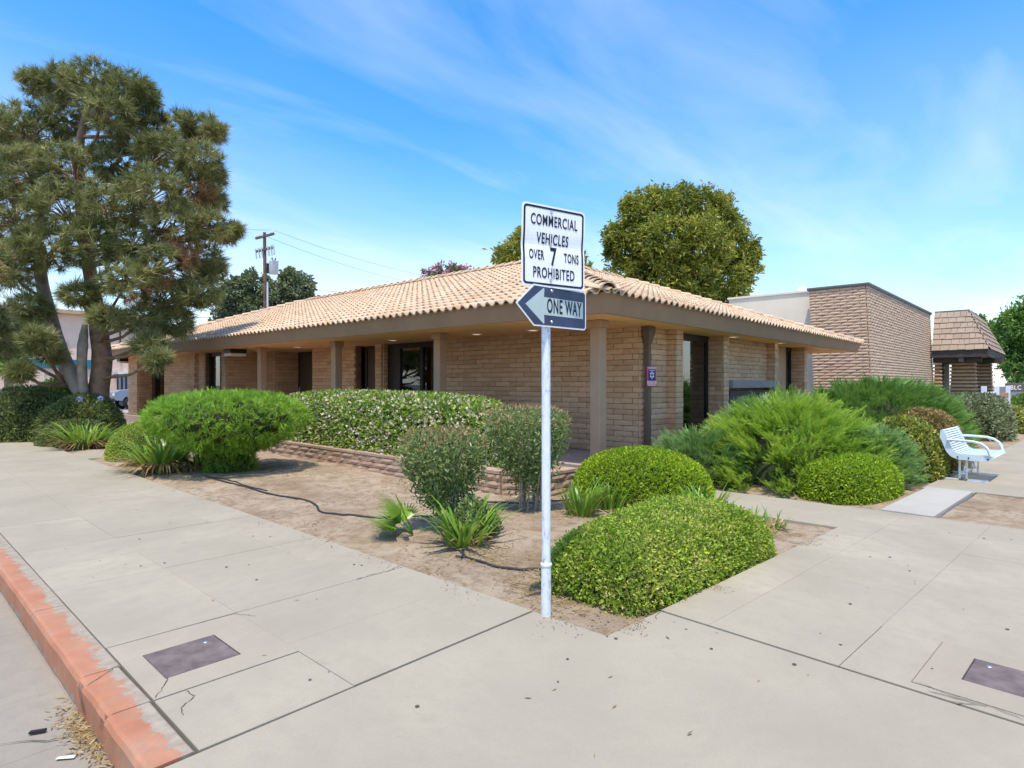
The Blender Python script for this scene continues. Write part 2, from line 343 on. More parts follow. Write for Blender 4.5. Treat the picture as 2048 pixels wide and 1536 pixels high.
leafmat('leaf_hedge', [(0, (.07,.15,.02)), (.4, (.19,.33,.035)), (.75, (.36,.52,.06)), (1, (.52,.62,.11))], .38, .35, .5, 2.2, .3)
leafmat('leaf_nandina', [(0, (.07,.12,.04)), (.4, (.17,.25,.08)), (.75, (.30,.38,.13)), (1, (.46,.50,.20))], .32, .35, .5, 3, .3)
leafmat('leaf_bronze', [(0, (0.264,0.168,0.072)), (.5, (0.408,0.24,0.132)), (1, (0.504,0.408,0.168))], .35, .45, .35, 3, .3)
leafmat('leaf_euonymus', [(0, (0.0625,0.106,0.015)), (.4, (0.2,0.25,0.0375)), (.7, (0.45,0.45,0.075)), (1, (0.7,0.625,0.2))], .3, .4, .4, 2, .35)
leafmat('leaf_rust', [(0, (0.099,0.0825,0.0198)), (.4, (0.275,0.187,0.055)), (.7, (0.484,0.308,0.121)), (1, (0.605,0.506,0.187))], .3, .4, .4, 2, .35)
leafmat('leaf_silver', [(0, (0.084,0.114,0.048)), (.5, (0.228,0.264,0.12)), (1, (0.54,0.552,0.36))], .3, .45, .4, 2, .3)
leafmat('leaf_pine', [(0, (.075,.09,.03)), (.35, (.18,.195,.065)), (.7, (.33,.325,.12)), (1, (.52,.48,.22))], .22, .45, .4, .8, .45)
leafmat('leaf_pinedead', [(0, (0.24,0.12,0.054)), (.5, (0.408,0.228,0.108)), (1, (0.504,0.324,0.18))], .25, .6, .2, 1, .3)
leafmat('leaf_mango', [(0, (.075,.10,.02)), (.35, (.19,.23,.032)), (.7, (.37,.37,.05)), (1, (.56,.50,.10))], .3, .4, .4, .7, .5)
leafmat('leaf_oak', [(0, (.08,.11,.055)), (.5, (.17,.21,.10)), (1, (.28,.32,.17))], .25, .5, .3, .5, .4)
leafmat('leaf_tree', [(0, (0.049,0.112,0.021)), (.5, (0.126,0.252,0.042)), (1, (0.266,0.42,0.07))], .3, .45, .35, .6, .4)
leafmat('leaf_strap', [(0, (0.084,0.196,0.028)), (.5, (0.196,0.364,0.042)), (1, (0.378,0.532,0.084))], .35, .35, .5, 3, .3)
leafmat('leaf_straw', [(0, (0.22,0.13,0.05)), (.5, (0.42,0.29,0.13)), (1, (0.58,0.45,0.25))], .3, .7, .2, 4, .3)
leafmat('leaf_shade', [(0, (.06,.085,.03)), (.5, (.15,.19,.06)), (.85, (.27,.30,.09)), (1, (.45,.46,.12))], .3, .5, .3, 1.2, .5)  # duller greens with the shade under the pine put into the colour
leafmat('petal_white', [(0, (0.632,0.483,0.322)), (.5, (0.759,0.632,0.46)), (1, (0.85,0.85,0.85))], .3, .6, .2, 6, .2)
leafmat('petal_pink', [(0, (0.605,0.11,0.242)), (.5, (0.726,0.22,0.363)), (1, (0.85,0.44,0.55))], .3, .6, .2, 6, .2)
leafmat('petal_blue', [(0, (0.22,0.24,0.6)), (1, (0.5,0.52,0.85))], .3, .6, .2, 6, .2)
leafmat('leaf_litter', [(0, (0.12,0.07,0.035)), (.5, (0.27,0.17,0.08)), (1, (0.46,0.34,0.18))], .15, .8, .15, 6, .3)
basic('core_shade', (.035, .045, .015), .95, .3, 12, bstr=.6, bscale=40)  # near-black green: shade between the leaves put into the colour
basic('bark', (.28, .18, .115), .95, .35, 5, bstr=1.0, bscale=22)
basic('bark_grey', (.34, .29, .235), .95, .3, 5, bstr=.9, bscale=24)

# ------------------------------------------------------------------ ground, roads, pavements
def struct(o): o['kind'] = 'structure'; return o
struct(MB().box(-400, 400, -400, 400, -.62, -.60).build('ground', MT['asphalt']))
struct(MB().box(-14, 60, -14, 52, -.5, -.17).build('road', MT['pale_asphalt']))
RS = R(-3.4)                                                       # the right-hand street runs at a slight skew
def rs(u, v): return (u*math.cos(RS)-v*math.sin(RS), u*math.sin(RS)+v*math.cos(RS))
# garden bed: one uneven sheet of bare soil
def fbm(x, y, seed=0, oct=4):
    r = np.random.default_rng(seed); s = np.zeros_like(x); a = 1.0; k = 1.0
    for i in range(oct):
        for j in range(3):
            th = r.uniform(0, 6.28); ph = r.uniform(0, 6.28); s += a*np.sin(k*(x*math.cos(th)+y*math.sin(th))*2.1+ph)/3
        a *= .5; k *= 2.1
    return s
def soil_z(x, y):
    x = np.asarray(x, float); y = np.asarray(y, float)
    e = np.minimum(x, y+.06*x); e = np.clip(e/.5, 0, 1)
    return -.045+.028*fbm(x, y, 3, 4)*e+.010*fbm(x*6, y*6, 4, 3)*e+.035*np.clip(fbm(x*.6, y*.6, 9, 2), -1, 1)*e+.02*e
nx, ny = 150, 260
gx, gy = np.meshgrid(np.linspace(.0, 1, nx)**1.35*22.3, np.linspace(0, 1, ny)**1.25*30, indexing='ij')
gyy = gy-.0594*gx*(1-gy/30)-.004
V = np.stack([gx, gyy, soil_z(gx, gyy)], -1).reshape(-1, 3)
ii = np.arange(nx*ny).reshape(nx, ny)
Fq = np.stack([ii[:-1, :-1], ii[1:, :-1], ii[1:, 1:], ii[:-1, 1:]], -1).reshape(-1, 4)
struct(mobj('garden_soil', npmesh('garden_soil', V, Fq, MT['dirt'], smooth=True)))

# left pavement: joint bed + slabs with open joints
pave = struct(MB().box(-2.14, -.004, .3, 30, -.4, -.055).build('pavement', MT['joint_dirt']))
xs = [-2.139, -1.39, -.47, 0.0]
ys = [.6]; 
while ys[-1] < 29: ys.append(ys[-1]+.718)
for j in range(len(ys)-1):
    ga = .005 if j % 2 == 0 else .0007; gb = .005 if j % 2 == 1 else .0007
    for i in range(3):
        if i == 0 and j in (0, 1): continue
        dz = random.uniform(-.001, .001)
        o = MB().bevprism([(xs[i]+.0007, ys[j]+ga), (xs[i+1]-.0007 if i < 2 else 0, ys[j]+ga), (xs[i+1]-.0007 if i < 2 else 0, ys[j+1]-gb), (xs[i]+.0007, ys[j+1]-gb)], -.10, dz, .002)
        o.build('slab', MT['concrete'], pave)
# utility collar and its neighbours in the kerb-side column
MB().bevprism([(-2.137, .608), (-1.392, .602), (-1.392, 1.172), (-2.137, 1.182)], -.1, 0, .004).build('slab', MT['concrete'], pave)
cx0, cx1, cy0, cy1 = -2.02, -1.64, 1.385, 1.765
for poly in ([(-2.137, 1.19), (-1.392, 1.18), (-1.392, cy0-.006), (-2.137, cy0-.006)], [(-2.137, cy0-.006), (cx0-.006, cy0-.006), (cx0-.006, cy1+.006), (-2.137, cy1+.006)],
             [(cx1+.006, cy0-.006), (-1.392, cy0-.006), (-1.392, cy1+.006), (cx1+.006, cy1+.006)], [(-2.137, cy1+.006), (-1.392, cy1+.006), (-1.392, 2.018), (-2.137, 2.026)]):
    MB().prism(poly, -.1, .001).build('slab', MT['collar_concrete'], pave)
# corner slab with the curved kerb edge
C0 = (1.2, .6); arc = [(C0[0]+3.53*math.cos(a), C0[1]+3.53*math.sin(a)) for a in np.linspace(math.pi, 1.5*math.pi, 20)]
bx = [rs(.585, -3.0), rs(.585, -.0)]
corner = [(-2.33, .59)]+arc[1:-3]+[bx[0], bx[1], (0, 0), (-.002, .588)]
corner = [p for p in corner if not (p[0] > bx[0][0]+.01 and p[1] < -.5)]
MB().bevprism(corner, -.4, -.001, .006).build('slab', MT['concrete'], pave)
# right pavement
rpave = struct(MB().prism([rs(.58, -3.0), rs(60, -3.0), rs(60, -.004), rs(.58, -.004)], -.4, -.055).build('side_pavement', MT['joint_dirt']))
vs_ = [0, -.35, -1.12, -1.95, -3.0]; us = [.6]
while us[-1] < 40: us.append(us[-1]+.785)
def well(u0, u1, v0, v1): return u0 < 7.1 and u1 > 5.35 and v1 > -2.1 and v0 < -.56
for j in range(len(us)-1):
    for i in range(4):
        u0, u1, v1, v0 = us[j], us[j+1], vs_[i], vs_[i+1]
        if i == 2 and j == 0: continue
        if 5.2 < u0 < 6.9: continue
        g = .004 if j % 2 == 0 else .0008
        MB().bevprism([rs(u0+g, v0+.0008), rs(u1-.0008, v0+.0008), rs(u1-.0008, v1-(.0008 if i else 0)), rs(u0+g, v1-(.0008 if i else 0))], -.1, random.uniform(-.001, .001), .002).build('slab', MT['concrete'], rpave)
uA = [u for u in us if 5.2 < u < 6.9]; ua = uA[0]; ub = uA[-1]+.785
MB().bevprism([rs(ua+.004, -.60), rs(ub-.1, -.60), rs(ub-.1, -.06), rs(ua+.004, -.06)], -.1, .018, .006).build('slab', MT['new_concrete'], rpave)
MB().bevprism([rs(ub-.094, -.62), rs(ub-.004, -.62), rs(ub-.004, -.0), rs(ub-.094, -.0)], -.1, .0, .004).build('slab', MT['concrete'], rpave)
MB().bevprism([rs(ua+.004, -3.), rs(ub-.004, -3.), rs(ub-.004, -2.15), rs(ua+.004, -2.15)], -.1, .0, .004).build('slab', MT['concrete'], rpave)
# bare earth tree well in the right pavement
tw = [rs(ua+.006, -2.14), rs(ub-.006, -2.14), rs(ub-.006, -.64), rs(ua+.006, -.608)]
g2x, g2y = np.meshgrid(np.linspace(0, 1, 30), np.linspace(0, 1, 24), indexing='ij')
P4 = np.array(tw); Q = ((1-g2x)*(1-g2y))[..., None]*P4[0]+(g2x*(1-g2y))[..., None]*P4[1]+(g2x*g2y)[..., None]*P4[2]+((1-g2x)*g2y)[..., None]*P4[3]
Vt = np.concatenate([Q, (-.022+.012*fbm(Q[..., 0]*2, Q[..., 1]*2, 5))[..., None]], -1).reshape(-1, 3); it = np.arange(720).reshape(30, 24)
struct(mobj('tree_well_soil', npmesh('tree_well_soil', Vt, np.stack([it[:-1, :-1], it[1:, :-1], it[1:, 1:], it[:-1, 1:]], -1).reshape(-1, 4), MT['dirt'], smooth=True)))
# second cover's collar
k0, k1, m0, m1 = .90, 1.24, -1.62, -2.0
for a in ([(.62, m0+.006), (.62, -1.125), (1.383, -1.125), (1.383, -1.45), (.70, -1.45), (.70, m0+.006)],):
    pass
MB().bevprism([rs(.606, -1.948), rs(.68, -1.948), rs(.68, -1.44), rs(1.383, -1.44), rs(1.383, -1.122), rs(.606, -1.122)], -.1, 0, .003).build('slab', MT['concrete'], rpave)
for (a0, a1, b0, b1) in ((.684, k0-.005, -1.948, -1.445), (k0-.005, k1+.005, m0+.005, -1.445), (k1+.005, 1.380, -1.948, -1.445)):
    MB().prism([rs(a0, b0), rs(a1, b0), rs(a1, b1), rs(a0, b1)], -.1, .002).build('slab', MT['collar_concrete'], rpave)
# concrete path from the right pavement to the porch, and the narrow path at the left
pth = struct(MB().bevprism([(4.05, -.268), (5.27, -.338), (5.27, 3.3), (4.05, 3.3)], -.3, .002, .012).build('path', MT['concrete']))
MB().bevprism([(4.05, 3.306), (5.27, 3.306), (5.27, 3.6), (4.05, 3.6)], -.3, .004, .008).build('slab', MT['concrete'], pth)
struct(MB().bevprism([(.004, 12.7), (4.6, 12.7), (4.6, 13.9), (.004, 13.9)], -.3, -.002, .012).build('entry_path', MT['concrete']))
# gutter pan
gut = struct(MB().box(-4.6, -2.34, -2, 30, -.5, -.176).build('gutter', MT['joint_dirt']))
gy_ = [-1.9, .75, 1.40, 3.18, 5.0, 7.5, 10, 14, 19, 25, 30]
for a, b in zip(gy_[:-1], gy_[1:]):
    MB().bevprism([(-2.95, a+.003), (-2.342, a+.004), (-2.342, b-.004), (-2.95, b-.003)], -.3, -.160+random.uniform(-.003, .003), .004).build('slab', MT['gutter_concrete'], gut)
    MB().bevprism([(-4.6, a+.003), (-2.956, a+.004), (-2.956, b-.004), (-4.6, b-.003)], -.3, -.163+random.uniform(-.003, .003), .004).build('slab', MT['gutter_concrete'], gut)
# red painted kerb in cast lengths, the broken one tilted
kerb = struct(MB().box(-2.325, -2.14, .58, 30, -.45, -.17).build('kerb', MT['joint_dirt']))
def kerb_len(y0, y1, dx=0, tilt=0):
    n = 8; prof = [(-2.336, -.30), (-2.334, -.03), (-2.322, -.008), (-2.305, 0), (-2.15, .0), (-2.142, -.006), (-2.142, -.3)]
    mb = MB(); vs = []; 
    for i in range(n+1):
        y = y0+(y1-y0)*i/n
        for (x, z) in prof:
            w = .0018*math.sin(y*9+x*40)+.0015*math.sin(y*23)
            vs.append((x+dx+(w if x < -2.3 and z > -.2 else 0)+tilt*(y-y0), y, z+(w*.4 if -.02 < z else 0)))
    m = len(prof); fs = [(i*m+k, i*m+k+1, (i+1)*m+k+1, (i+1)*m+k) for i in range(n) for k in range(m-1)]
    mb.add(vs, fs, False); mb.add(vs[:m], [tuple(range(m-1, -1, -1))]); mb.add(vs[-m:], [tuple(range(m))])
    return mb.build('kerb_length', MT['kerb_paint'], kerb)
ky = [.604, 1.19, 1.72, 3.05, 5.4, 8, 11, 14, 18, 23, 29]
for i, (a, b) in enumerate(zip(ky[:-1], ky[1:])):
    kerb_len(a+.004, b-.004, -.012 if i == 0 else (-.004 if i == 1 else 0), -.012 if i == 1 else 0)
# cracks (thin filled fissures) as parts of the pavement they run through
def crack(pts, w, z, parent, name='crack', jag=.006):
    P = []; 
    for (a, b) in zip(pts[:-1], pts[1:]):
        for k in range(6): P.append(np.array(a)+(np.array(b)-np.array(a))*k/6+np.array([random.uniform(-jag, jag), random.uniform(-jag, jag)]))
    P.append(np.array(pts[-1])); vs = []; fs = []
    for i, p in enumerate(P):
        t = P[min(i+1, len(P)-1)]-P[max(i-1, 0)]; t /= np.linalg.norm(t)+1e-9; nn = np.array([-t[1], t[0]]); ww = .6*w*random.uniform(.4, 1.3)*(1 if 0 < i < len(P)-1 else .2)
        vs += [(*(p+nn*ww), z), (*(p-nn*ww), z)]
    fs = [(2*i, 2*i+1, 2*i+3, 2*i+2) for i in range(len(P)-1)]
    return MB().add(vs, fs).build(name, MT['joint_dirt'], parent)
crack([(-1.42, 2.02), (-1.36, 1.93), (-1.33, 1.86)], .003, .004, pave)
crack([(-2.01, 1.39), (-2.06, 1.30), (-2.13, 1.2)], .004, .004, pave)
crack([(-2.0, 1.17), (-1.99, 1.08), (-2.07, 1.02), (-2.09, .93)], .0035, .004, pave)
crack([(-.47, 2.03), (-.3, 2.045), (-.16, 2.03), (0, 2.075)], .005, .004, pave, jag=.01)
crack([(.61, -.06), (.52, -.05), (.42, -.10)], .004, .004, pave)
crack([rs(.62, -1.52), rs(.66, -1.75), rs(.58, -1.62)], .004, .005, rpave)
crack([rs(.70, -1.46), rs(.66, -1.60), rs(.67, -1.78), rs(.62, -1.95)], .003, .005, rpave)
crack([(-2.15, 1.74), (-2.22, 1.68), (-2.33, 1.58)], .004, .003, kerb)
crack([(-4.2, 1.9), (-3.4, 1.55), (-2.7, 1.62), (-2.4, 1.42)], .005, -.152, gut, jag=.02)
crack([(-3.3, 1.0), (-2.7, 1.08), (-2.4, .98)], .004, -.152, gut, jag=.015)
# steel covers
def cover(name, corners, label):
    o = empty(name, (*np.mean(corners, 0), 0), 0, label, 'utility cover'); c = np.mean(corners, 0)
    P = [tuple(np.array(p)-c) for p in corners]
    MB().bevprism(P, -.03, .003, .004).build('plate', MT['steel_cover'], o)
    q = [tuple(np.array(p)*1.02) for p in P]
    fr = MB(); n = 4
    for i in range(4):
        a, b = np.array(P[i])*1.004, np.array(P[(i+1) % 4])*1.004; A, Bq = np.array(P[i])*1.028, np.array(P[(i+1) % 4])*1.028
        fr.add([(*a, .0012), (*b, .0012), (*Bq, .0012), (*A, .0012)], [(0, 3, 2, 1)])
    fr.build('frame', MT['joint_dirt'], o)
    e = (np.array(P[0])+np.array(P[3]))/2*.7
    MB().lathe([(0, .0062), (.012, .006), (.014, .0035)], *(np.array(P[2])*.62), 10).build('lifting_bolt', MT['bolt_steel'], o)
    return o
cover('utility_cover', [(cx0, cy0), (cx1, cy0), (cx1, cy1), (cx0, cy1)], 'rusty steel utility cover plate set in pavement beside the red kerb')
cover('utility_cover', [rs(k0, m1), rs(k1, m1), rs(k1, m0), rs(k0, m0)], 'grey steel utility cover cut off by the right edge of the picture')

# ------------------------------------------------------------------ pieces (blocks, tiles, shingles)
class Pieces:
    def __init__(s, meshes, name): s.me = meshes; s.name = name; s.L = []
    def put(s, M, var=None): s.L.append((M, random.randrange(len(s.me)) if var is None else var))
    def done(s, parent, root, n=300, stuffname=None):
        R0 = root.matrix_basis.copy(); c = Vector(CAM)
        s.L.sort(key=lambda q: ((R0 @ q[0]).translation-c).length)
        for M, v in s.L[:n]:
            o = bpy.data.objects.new(s.name, s.me[v]); o.matrix_basis = M; link(o, parent)
        rest = s.L[n:]
        if rest:
            arr = []
            for me in s.me:
                co = np.empty(len(me.vertices)*3, np.float32); me.vertices.foreach_get('co', co)
                arr.append((co.reshape(-1, 3), [tuple(p.vertices) for p in me.polygons]))
            V = []; Fq = []; T = []; b = 0
            for M, v in rest:
                A = np.array(M, np.float32); co, fs = arr[v]
                V.append(co @ A[:3, :3].T + A[:3, 3]); Fq += [[i+b for i in f] for f in fs]; T += [random.random()]*len(co); b += len(co)
            me = npmesh(stuffname or s.name+'_field', np.concatenate(V), np.array(Fq), s.me[0].materials[0], T)
            o = mobj(stuffname or s.name+'_field', me, parent); o['kind'] = 'stuff'
def block_mesh(mat, Lx=.396, H=.094, dep=.05, rough=.012, slump=0, seed=0):
    r = np.random.default_rng(seed); nx, nz = 5, 3; vs = []
    for j in range(nz):
        for i in range(nx):
            edge = (i in (0, nx-1)) or (j in (0, nz-1))
            x = Lx*i/(nx-1); z = H*j/(nz-1); y = -dep+(.0045 if edge else r.uniform(-rough, rough*.4))
            if slump and not edge: y -= slump
            if edge: x += r.uniform(-.002, .002); z += r.uniform(-.002, .002)
            vs.append((x, y, z))
    fs = [(j*nx+i, j*nx+i+1, (j+1)*nx+i+1, (j+1)*nx+i) for j in range(nz-1) for i in range(nx-1)]
    ring = [i for i in range(nx)]+[nx*(j+1)-1 for j in range(1, nz)]+[(nz-1)*nx+i for i in range(nx-2, -1, -1)]+[j*nx for j in range(nz-2, 0, -1)]
    b = len(vs); vs += [(vs[i][0], .0, vs[i][2]) for i in ring]; n = len(ring)
    fs += [(ring[k], b+k, b+(k+1) % n, ring[(k+1) % n]) for k in range(n)]
    return npmesh('block', vs, fs, mat, np.zeros(len(vs)))
def lay(P, p0, d, length, z0, z1, Lx=.406, H=.1016, off=0, zfix=True):
    """running bond on a vertical face: p0 start, d unit direction, outward is to the right of d"""
    d = Vector((*d, 0)); ang = math.atan2(d.y, d.x); rows = int((z1-z0)/H+.35)
    for k in range(rows):
        x = -(Lx/2 if (k+off) % 2 else 0); z = z0+k*H
        while x < length-.03:
            a, b = max(x, 0), min(x+Lx, length)
            if b-a > .05:
                M = Matrix.Translation((p0[0]+d.x*(a+.005), p0[1]+d.y*(a+.005), z+.004)) @ Matrix.Rotation(ang, 4, 'Z') @ Matrix.Diagonal(((b-a-.010)/.396, random.uniform(.90, 1.10), .985, 1))
                P.put(M)
            x += Lx

# ------------------------------------------------------------------ the brick office building
ZC = 2.575; PITCH = .36; ZE = 2.87; LX_, LY_ = 15.5, 24.0; RUN = 5.6; FZ = .24
bld = empty('office_building', (4.27, 2.91, 0), R(1.3), 'low brown brick office building with terracotta tiled hip roof and deep eaves', 'building')
WX0, WY0, WXB = 2.3, .75, 1.1
wall = MB()
def seg_l(x, y0, y1): wall.box(x, x+.16, y0, y1, .1, ZC-.003)
def seg_r(y, x0, x1): wall.box(x0, x1, y, y+.16, .1, ZC-.003)
left_segs = [(.75, 6.35), (8.5, 8.78), (9.72, 12.0), (14.33, 15.3)]
for a, b in left_segs: seg_l(WX0, a, b)
seg_r(15.3, WXB, WX0+.16)
for a, b in [(15.3, 15.62), (16.97, 20.8), (22.3, 23.4)]: seg_l(WXB, a+(.16 if a == 15.3 else 0), b)
wall.box(.62, WXB, 22.32, 23.4, .1, ZC-.004)
right_segs = [(2.46, 3.3), (5.55, 8.85), (11.4, 11.7)]
for a, b in right_segs: seg_r(WY0, a, b)
for a in (3.3, 5.55, 8.85, 11.4): wall.box(a, a+.25, .55, WY0+(.0 if a != 3.3 else .3), .1, ZC-.004)
# closed back so that the rooms behind the glass are rooms
wall_main = wall; wall = MB()
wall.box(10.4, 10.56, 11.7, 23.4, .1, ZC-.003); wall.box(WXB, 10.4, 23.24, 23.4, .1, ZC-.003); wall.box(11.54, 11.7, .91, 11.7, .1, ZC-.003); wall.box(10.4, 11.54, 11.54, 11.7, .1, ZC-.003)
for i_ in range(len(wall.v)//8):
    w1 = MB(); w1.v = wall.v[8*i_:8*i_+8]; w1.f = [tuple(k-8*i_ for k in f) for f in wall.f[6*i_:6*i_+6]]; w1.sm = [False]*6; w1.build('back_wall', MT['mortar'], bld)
wall = wall_main
wall_o = None
for i_ in range(len(wall.v)//8):                                    # every stretch of wall and every pier is a part of its own
    w1 = MB(); w1.v = wall.v[8*i_:8*i_+8]; w1.f = [tuple(k-8*i_ for k in f) for f in wall.f[6*i_:6*i_+6]]; w1.sm = [False]*6
    w1 = w1.build('wall', MT['mortar'], bld); wall_o = wall_o or w1
P = Pieces([block_mesh(MT['block'], seed=i) for i in range(6)], 'block')
z0b = FZ+.005
for a, b in left_segs: lay(P, (WX0, b), (0, -1), b-a, z0b, ZC)
lay(P, (WXB, 15.3), (1, 0), WX0-WXB, z0b, ZC)
for a, b in [(15.3, 15.62), (16.97, 20.8)]: lay(P, (WXB, b), (0, -1), b-a, z0b, ZC)
lay(P, (.62, 23.4), (0, -1), 1.08, z0b, ZC); lay(P, (.62, 22.32), (1, 0), .48, z0b, ZC, off=1)
lay(P, (WX0-.045, WY0), (1, 0), 3.3-WX0+.045, z0b, ZC, off=1)
lay(P, (5.8, WY0), (1, 0), 8.85-5.8, z0b, ZC)
for a in (3.3, 5.55, 8.85, 11.4):
    back = .75 if a == 3.3 else .9
    lay(P, (a, back), (0, -1), back-.55, z0b, ZC, off=0); lay(P, (a-.045, .55), (1, 0), .295, z0b, ZC, off=1)
# recess jambs seen edge-on
lay(P, (WX0, 14.33), (1, 0), .9, z0b, ZC); lay(P, (WX0, 8.5), (1, 0), .25, z0b, ZC)
# a pilaster on the far wing
wall2 = MB().box(WXB-.1, WXB, 17.55, 18.0, .24, ZC-.004).build('pilaster', MT['mortar'], bld)
lay(P, (WXB-.1, 18.0), (0, -1), .45, z0b, ZC, off=1); lay(P, (WXB-.1, 17.55), (1, 0), .1, z0b, ZC)
P.done(wall_o, bld, 300, 'far_blocks')
# porch floor
MB().bevprism([(.45, .2), (11.9, .2), (11.9, .9), (2.4, .9), (2.4, 15.3), (1.2, 15.3), (1.2, 23.6), (.45, 23.6)], -.3, FZ, .012).build('porch_floor', MT['porch_floor'], bld)
# rooms: floor and dark back partitions
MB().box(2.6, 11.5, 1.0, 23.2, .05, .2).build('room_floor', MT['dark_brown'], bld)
# soffit + fascia
MB().prism([(.03, .03), (LX_-.03, .03), (LX_-.03, 11.2), (11.2, 11.2), (11.2, LY_-.03), (.03, LY_-.03)], ZC, ZC+.05).build('soffit', MT['soffit_stucco'], bld)
def fascia():
    loop = [(0, 0), (LX_-.1, 0), (LX_-.1, 11.2), (11.2, 11.2), (11.2, LY_-.1), (0, LY_-.1)]
    outd = [(-1, -1), (1, -1), (1, 1), (1, 1), (1, 1), (-1, 1)]
    mb = MB(); n = 6; vs = []
    for (x, y), (ox, oy) in zip(loop, outd):
        vs += [(x, y, ZC-.012), (x+ox*.115, y+oy*.115, ZE-.01), (x-ox*.05, y-oy*.05, ZE-.01), (x-ox*.05, y-oy*.05, ZC-.012)]
    for i in range(n):
        a, b = i*4, ((i+1) % n)*4
        for k in range(4): mb.add([vs[a+k], vs[b+k], vs[b+(k+1) % 4], vs[a+(k+1) % 4]], [(0, 1, 2, 3)])
    return mb.build('fascia', MT['fascia_paint'], bld)
fascia()
# roof deck
zr = ZE+RUN*PITCH
rd = MB()
e = .12
A = (-e, -e, ZE-.02); Bp = (LX_+.02, -e, ZE-.02); Cc = (-e, LY_+.02, ZE-.02)
apx = (RUN, RUN, zr); rr = (LX_-RUN, RUN, zr); rl = (RUN, LY_-RUN, zr)
rd.add([A, Bp, rr, apx], [(0, 1, 2, 3)]); rd.add([A, apx, rl, Cc], [(0, 1, 2, 3)])
rd.add([Bp, (LX_+.02, 11.3, ZE-.02), rr], [(0, 1, 2)]); rd.add([Cc, rl, (11.3, LY_+.02, ZE-.02)], [(0, 1, 2)])
rd.add([(LX_+.02, 11.3, ZE-.02), (11.2, 11.2, ZE-.02), apx, rr], [(0, 1, 2, 3)]); rd.add([(11.2, 11.2, ZE-.02), (11.3, LY_+.02, ZE-.02), rl, apx], [(0, 1, 2, 3)])
roof = rd.build('roof', MT['tile'], bld)
def tile_mesh(seed):
    r = np.random.default_rng(seed); w, l = .236, .43; xsn = np.array([0, .018, .042, .07, .098, .122, .14, .165, .19, .215, .24])
    def zf(x): return  .052*math.sin(math.pi*x/.14)**.8 if x < .14 else -.012*math.sin(math.pi*(x-.14)/.10)
    z = [zf(x) if 0 < x < .2399 and abs(x-.14) > 1e-6 else 0 for x in xsn]; n = len(xsn)
    j = r.uniform(-.004, .004)
    vs = [(x, 0+r.uniform(-.002, .002), zz+.042+j) for x, zz in zip(xsn, z)]+[(x, l, zz+.004) for x, zz in zip(xsn, z)]+[(x, .001, zz+.018+j) for x, zz in zip(xsn, z)]
    fs = [(i, i+1, n+i+1, n+i) for i in range(n-1)]+[(2*n+i, 2*n+i+1, i+1, i) for i in range(n-1)]
    me = npmesh('roof_tile', vs, fs, MT['tile'], np.zeros(len(vs))); 
    me.polygons.foreach_set('use_smooth', [True]*(n-1)+[False]*(n-1)); return me
T = Pieces([tile_mesh(i) for i in range(4)], 'roof_tile')
sl_ = math.atan(PITCH); EXPO = .36; drow = EXPO*math.cos(sl_)
for side in (0, 1):
    LEN = LY_ if side == 0 else LX_
    # local tile x runs along the eave, y up the slope
    nrow = int((RUN+.16)/drow)+1
    for k in range(nrow):
        s = -.17+k*drow
        ncol = int((LEN+.5)/.205)
        for c in range(ncol):
            t = -.2+c*.205
            if t+.12 < s-.02 or t+.12 > LEN-s+.02 or s > RUN-.05: continue
            js = random.uniform(-.008, .008); z = ZE+.0+s*PITCH+random.uniform(0, .005)
            if side == 0:   # eave along +ly, up-slope +lx ; x axis = -ly so the profile stays right-handed
                X = Vector((0, -1, 0)); Y = Vector((math.cos(sl_), 0, math.sin(sl_))); o = Vector((s+js, t+.205, z))
            else:
                X = Vector((1, 0, 0)); Y = Vector((0, math.cos(sl_), math.sin(sl_))); o = Vector((t, s+js, z))
            Z = X.cross(Y); M = Matrix(((X.x*.862, Y.x, Z.x, o.x), (X.y*.862, Y.y, Z.y, o.y), (X.z*.862, Y.z, Z.z, o.z), (0, 0, 0, 1)))
            T.put(M)
T.done(roof, bld, 300, 'far_roof_tiles')
def cap_mesh(seed):
    n = 8; l = .43; vs = []; r = random.Random(seed)
    for y, rad, dz in ((0, .118, .035), (l, .10, .0), (.0, .096, .035)):
        for i in range(n+1):
            a = math.pi*i/n; vs.append((rad*math.cos(a), y, rad*math.sin(a)*.85+dz-.02))
    m = n+1; fs = [(i, i+1, m+i+1, m+i) for i in range(n)]+[(2*m+i, 2*m+i+1, i+1, i) for i in range(n)]
    return npmesh('ridge_tile', vs, [f[::-1] for f in fs], MT['tile'], np.zeros(len(vs)), smooth=False)
caps = [cap_mesh(i) for i in range(3)]
def cap_run(a, b):
    a, b = Vector(a), Vector(b); d = (b-a); L_ = d.length; d.normalize(); X = d.cross(Vector((0, 0, 1))).normalized(); Z = X.cross(d)
    for k in range(int(L_/.36)):
        o = a+d*(k*.36)+Z*.03+X*random.uniform(-.008, .008)
        ob = bpy.data.objects.new('ridge_tile', random.choice(caps)); ob.matrix_basis = Matrix(((X.x, d.x, Z.x, o.x), (X.y, d.y, Z.y, o.y), (X.z, d.z, Z.z, o.z), (0, 0, 0, 1))); link(ob, roof)
q = .1
cap_run((-q-.06, -q-.06, ZE+.02-.05), (RUN, RUN, zr+.03)); cap_run((RUN, RUN, zr+.03), (RUN, LY_-RUN, zr+.03)); cap_run((RUN, RUN, zr+.03), (LX_-RUN, RUN, zr+.03))
cap_run((LX_+q, -q, ZE), (LX_-RUN, RUN, zr+.03)); cap_run((-q, LY_+q, ZE), (RUN, LY_-RUN, zr+.03))
